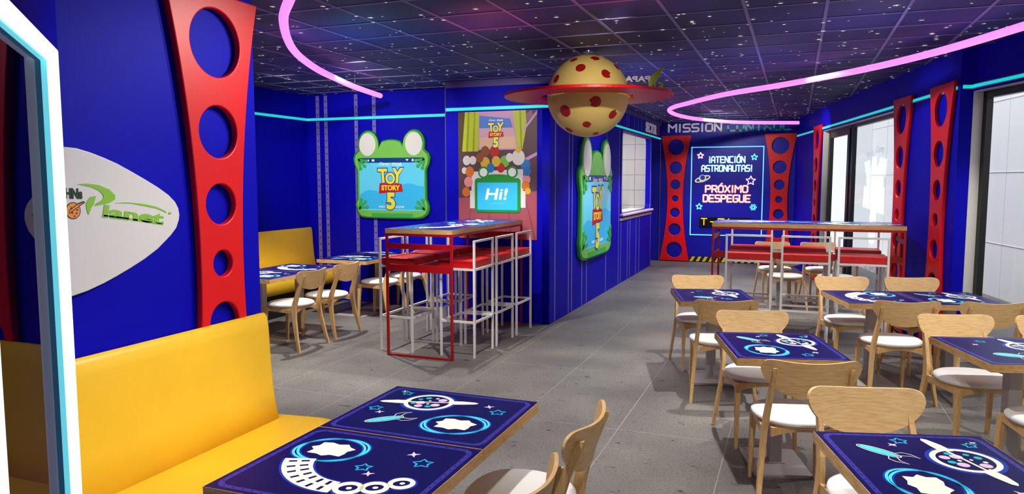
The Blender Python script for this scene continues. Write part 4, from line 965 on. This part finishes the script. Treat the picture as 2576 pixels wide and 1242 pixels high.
# ------------------------------------------------------------------ hanging planet
pc = Vector((-1.782, 6.545, 2.40)); PR = .366
t = thing('hanging_planet', 'cheese-yellow planet with red spots and a red ring hanging from the ceiling', 'hanging decoration', tuple(pc))
prof = [(PR * math.sin(PI * k / 32) + 1e-4, -PR * math.cos(PI * k / 32)) for k in range(33)]
part('globe', MB().lathe(prof, 0, 56), cheese, t)
spots = [(-.202, -.551, .809, 0, .9), (.305, -.467, .83, 1, 1.0), (.041, -.818, .574, 0, 1.15), (.748, -.145, .648, 0, .9), (.613, -.664, .429, 1, 1.1), (-.582, -.729, .36, 1, 1.0), (.431, -.872, -.232, 1, 1.25), (-.325, -.846, -.423, 0, 1.45),
         (.737, -.446, -.507, 1, 1.1), (.158, -.656, -.738, 1, .95), (-.359, -.407, -.84, 0, 1.0), (.275, -.242, -.93, 0, .7), (.518, .182, -.836, 0, .9), (-.138, .021, -.99, 0, .8), (0, .9, .4, 0, 1.2), (.6, .75, .2, 0, 1), (-.7, .6, -.3, 0, 1.1), (-.4, .7, .6, 0, 1), (.3, .8, -.5, 0, 1)]
for i, (sx, sy, sz, kd, sc_) in enumerate(spots):
    n = Vector((sx, sy, sz)).normalized(); ax = n.cross(Vector((0, 0, 1)));
    if ax.length < .1: ax = n.cross(Vector((0, 1, 0)))
    ax.normalize(); ay = ax.cross(n).normalized() * 1.0; vs = []
    r = .038 * sc_
    pts = circ(0, 0, r, 24)
    if kd == 1:      # bitten spot: a disc with a cut flank
        pts = [(r * math.cos(a), r * math.sin(a)) for a in [math.radians(q) for q in range(-35, 216, 12)]] + [(-r * .75, -r * .95), (-r * .2, -r * .8), (r * .25, -r * 1.2), (r * .6, -r * .95)]
        ro = i * 1.3; pts = [(a * math.cos(ro) - b * math.sin(ro), a * math.sin(ro) + b * math.cos(ro)) for a, b in pts]
    m = MB(); ring1 = [tuple((n * PR + ax * a + ay * b).normalized() * (PR + .0015)) for a, b in pts]; mid_ = [tuple((n * PR + ax * a * .5 + ay * b * .5).normalized() * (PR + .0022)) for a, b in pts]
    m.loft([ring1, mid_], 0, True, False); m.add(mid_ + [tuple(n * (PR + .0024))], [(k, (k + 1) % len(pts), len(pts)) for k in range(len(pts))], 0, True)
    part('spot', m, redspot, t)
rr_ = MB(); n = 96
for r0, r1 in ((.435, .755),):
    prof = [(r0, -.013), (r1 - .003, -.013), (r1, -.010), (r1, .010), (r1 - .003, .013), (r0, .013)]
    rings = [[(r * math.cos(2 * PI * k / n), r * math.sin(2 * PI * k / n), z) for k in range(n)] for r, z in prof + [prof[0]]]
    rr_.loft(rings, 0, False, False)
part('ring', rr_, redring, t)
part('ring_strut', MB().box(-.44, .44, -.008, .008, -.006, .006).box(-.008, .008, -.44, .44, -.006, .006), redring, t)
part('hanging_rod', MB().lathe([(.008, PR - .01), (.008, .397)], 0, 12).lathe([(.05, .388), (.05, .399)], 0, 20), chrome, t)
# lettering standing on the rear of the ring, read from behind
vd = Vector((-.263, .965, 0)); rv = Vector((-.965, -.263, 0))
ML = Matrix(((rv.x, 0, vd.x, vd.x * .40), (rv.y, 0, vd.y, vd.y * .40), (0, 1, 0, .013), (0, 0, 0, 1)))
part('papa_johns_letters', text_mesh('PAPA JOHNS', -.585, -.02, .145, .215, .02, .03, 0, 0, [letw]), None, t, M=ML)
hook = [(-.72, .315), (-.685, .30), (-.655, .25), (-.64, .19), (-.61, .14), (-.60, .105), (-.62, .07), (-.66, .055), (-.69, .06), (-.715, .09), (-.70, .02), (-.665, .02), (-.64, .03), (-.60, .04), (-.575, .075), (-.575, .12), (-.60, .175), (-.625, .225), (-.66, .28), (-.70, .312)]
hook = [(-.73, .32), (-.675, .28), (-.60, .225), (-.565, .17), (-.57, .12), (-.61, .085), (-.655, .08), (-.655, .10), (-.635, .12), (-.64, .15), (-.665, .20), (-.70, .27)]
part('script_letter', curve_mesh([hook, circ(-.615, .125, .012, 10)], .035, .004, [lime3], z0=0), None, t, M=ML)
part('script_letter', curve_mesh([[(-.70, 0), (-.665, 0), (-.66, .06), (-.635, .10), (-.65, .105), (-.675, .12), (-.69, .15), (-.71, .14), (-.705, .08)]], .035, .004, [lime3], z0=0), None, t, M=ML)
part('script_letter', text_mesh('lanet', -.52, .60, .0, .115, .03, .02, .1, 0, [lime3]), None, t, M=ML)

# ------------------------------------------------------------------ pink light curves under the ceiling
def catmull(pts, n=8):
    out = []; P_ = [pts[0]] + pts + [pts[-1]]
    for i in range(1, len(P_) - 2):
        for k in range(n):
            t_ = k / n; a, b, c, d = P_[i - 1], P_[i], P_[i + 1], P_[i + 2]
            out.append(tuple(.5 * ((2 * b[j]) + (-a[j] + c[j]) * t_ + (2 * a[j] - 5 * b[j] + 4 * c[j] - d[j]) * t_ ** 2 + (-a[j] + 3 * b[j] - 3 * c[j] + d[j]) * t_ ** 3) for j in range(2)))
    out.append(pts[-1]); return out
ZT = 2.66
def pink(label, pts, hang):
    t = thing('pink_light_tube', label, 'ceiling light', (0, 0, 0), 0, 'curved pink ceiling lights')
    c = [(x, y, ZT) for x, y in catmull(pts)]
    part('glowing_tube', MB().tube(c, .030, 0, 12), pinkled, t)
    h = MB()
    for i in hang: x, y = pts[i]; h.lathe([(.0025, ZT + .029), (.0025, CZ - .002)], 0, 6, (x, y))
    part('hanger', h, chrome, t)
pink('pink glowing ceiling curve above the poster bar table, ending by the studded wall', [(-1.6, 2.55), (-2.25, 3.05), (-2.704, 3.536), (-2.963, 3.819), (-3.17, 4.082), (-3.414, 4.423), (-3.679, 4.835), (-3.903, 5.255), (-4.148, 5.81), (-4.34, 6.366), (-4.546, 7.036), (-4.73, 7.872)], [1, 10])
pink('pink glowing ceiling loop sweeping over the dining tables to the back corner', [(2.0, 3.6), (1.72, 4.8), (1.367, 5.869), (1.006, 6.786), (.526, 7.635), (-.136, 8.481), (-.817, 9.199), (-1.372, 10.086), (-1.666, 10.641), (-1.79, 11.206), (-1.753, 12.052), (-1.503, 12.926), (-.951, 13.76), (.007, 14.237)], [1, 13])

# ------------------------------------------------------------------ mirrored film title on the glass
t = thing('glass_decal', 'white film title on the glass, logo clear in an added dimming sheet, read reversed', 'window decal', M=MR1)
part('studio_name', text_mesh('Disney', 4.58, 4.93, 1.96, 2.075, 0, .01, .3, .105, [decal]), None, t)
part('studio_name', text_mesh('PIXAR', 4.16, 4.50, 1.95, 2.01, 0, .01, 0, .105, [decal]), None, t)
logo = [(4.06, 1.88), (4.33, 1.91), (4.38, 1.78), (4.43, 1.93), (4.60, 1.95), (4.64, 1.82), (4.70, 1.82), (4.75, 1.93), (5.05, 1.90), (5.03, 1.68), (4.93, 1.70), (4.94, 1.56), (5.00, 1.55), (5.02, 1.22), (4.68, 1.24), (4.70, 1.13), (4.66, .86), (4.58, .82), (4.42, .84), (4.38, .92), (4.40, 1.13), (4.44, 1.26), (4.06, 1.29), (4.10, 1.57), (4.20, 1.56), (4.18, 1.70)]
fm = glass_mat('dimming_window_film', refl=.01, tint=(.74, .75, .77))
part('dimming_film', curve_mesh([[(3.525, .065), (5.635, .065), (5.635, 2.37), (3.525, 2.37)], logo], 0.0, 0, [fm], z0=.107), None, t)  # film added to dim the pane so the clear logo looks brighter
part('date_line', text_mesh('SOLO EN CINES', 4.0, 4.85, .48, .545, 0, .0, 0, .105, [decal], mirror=True), None, t)
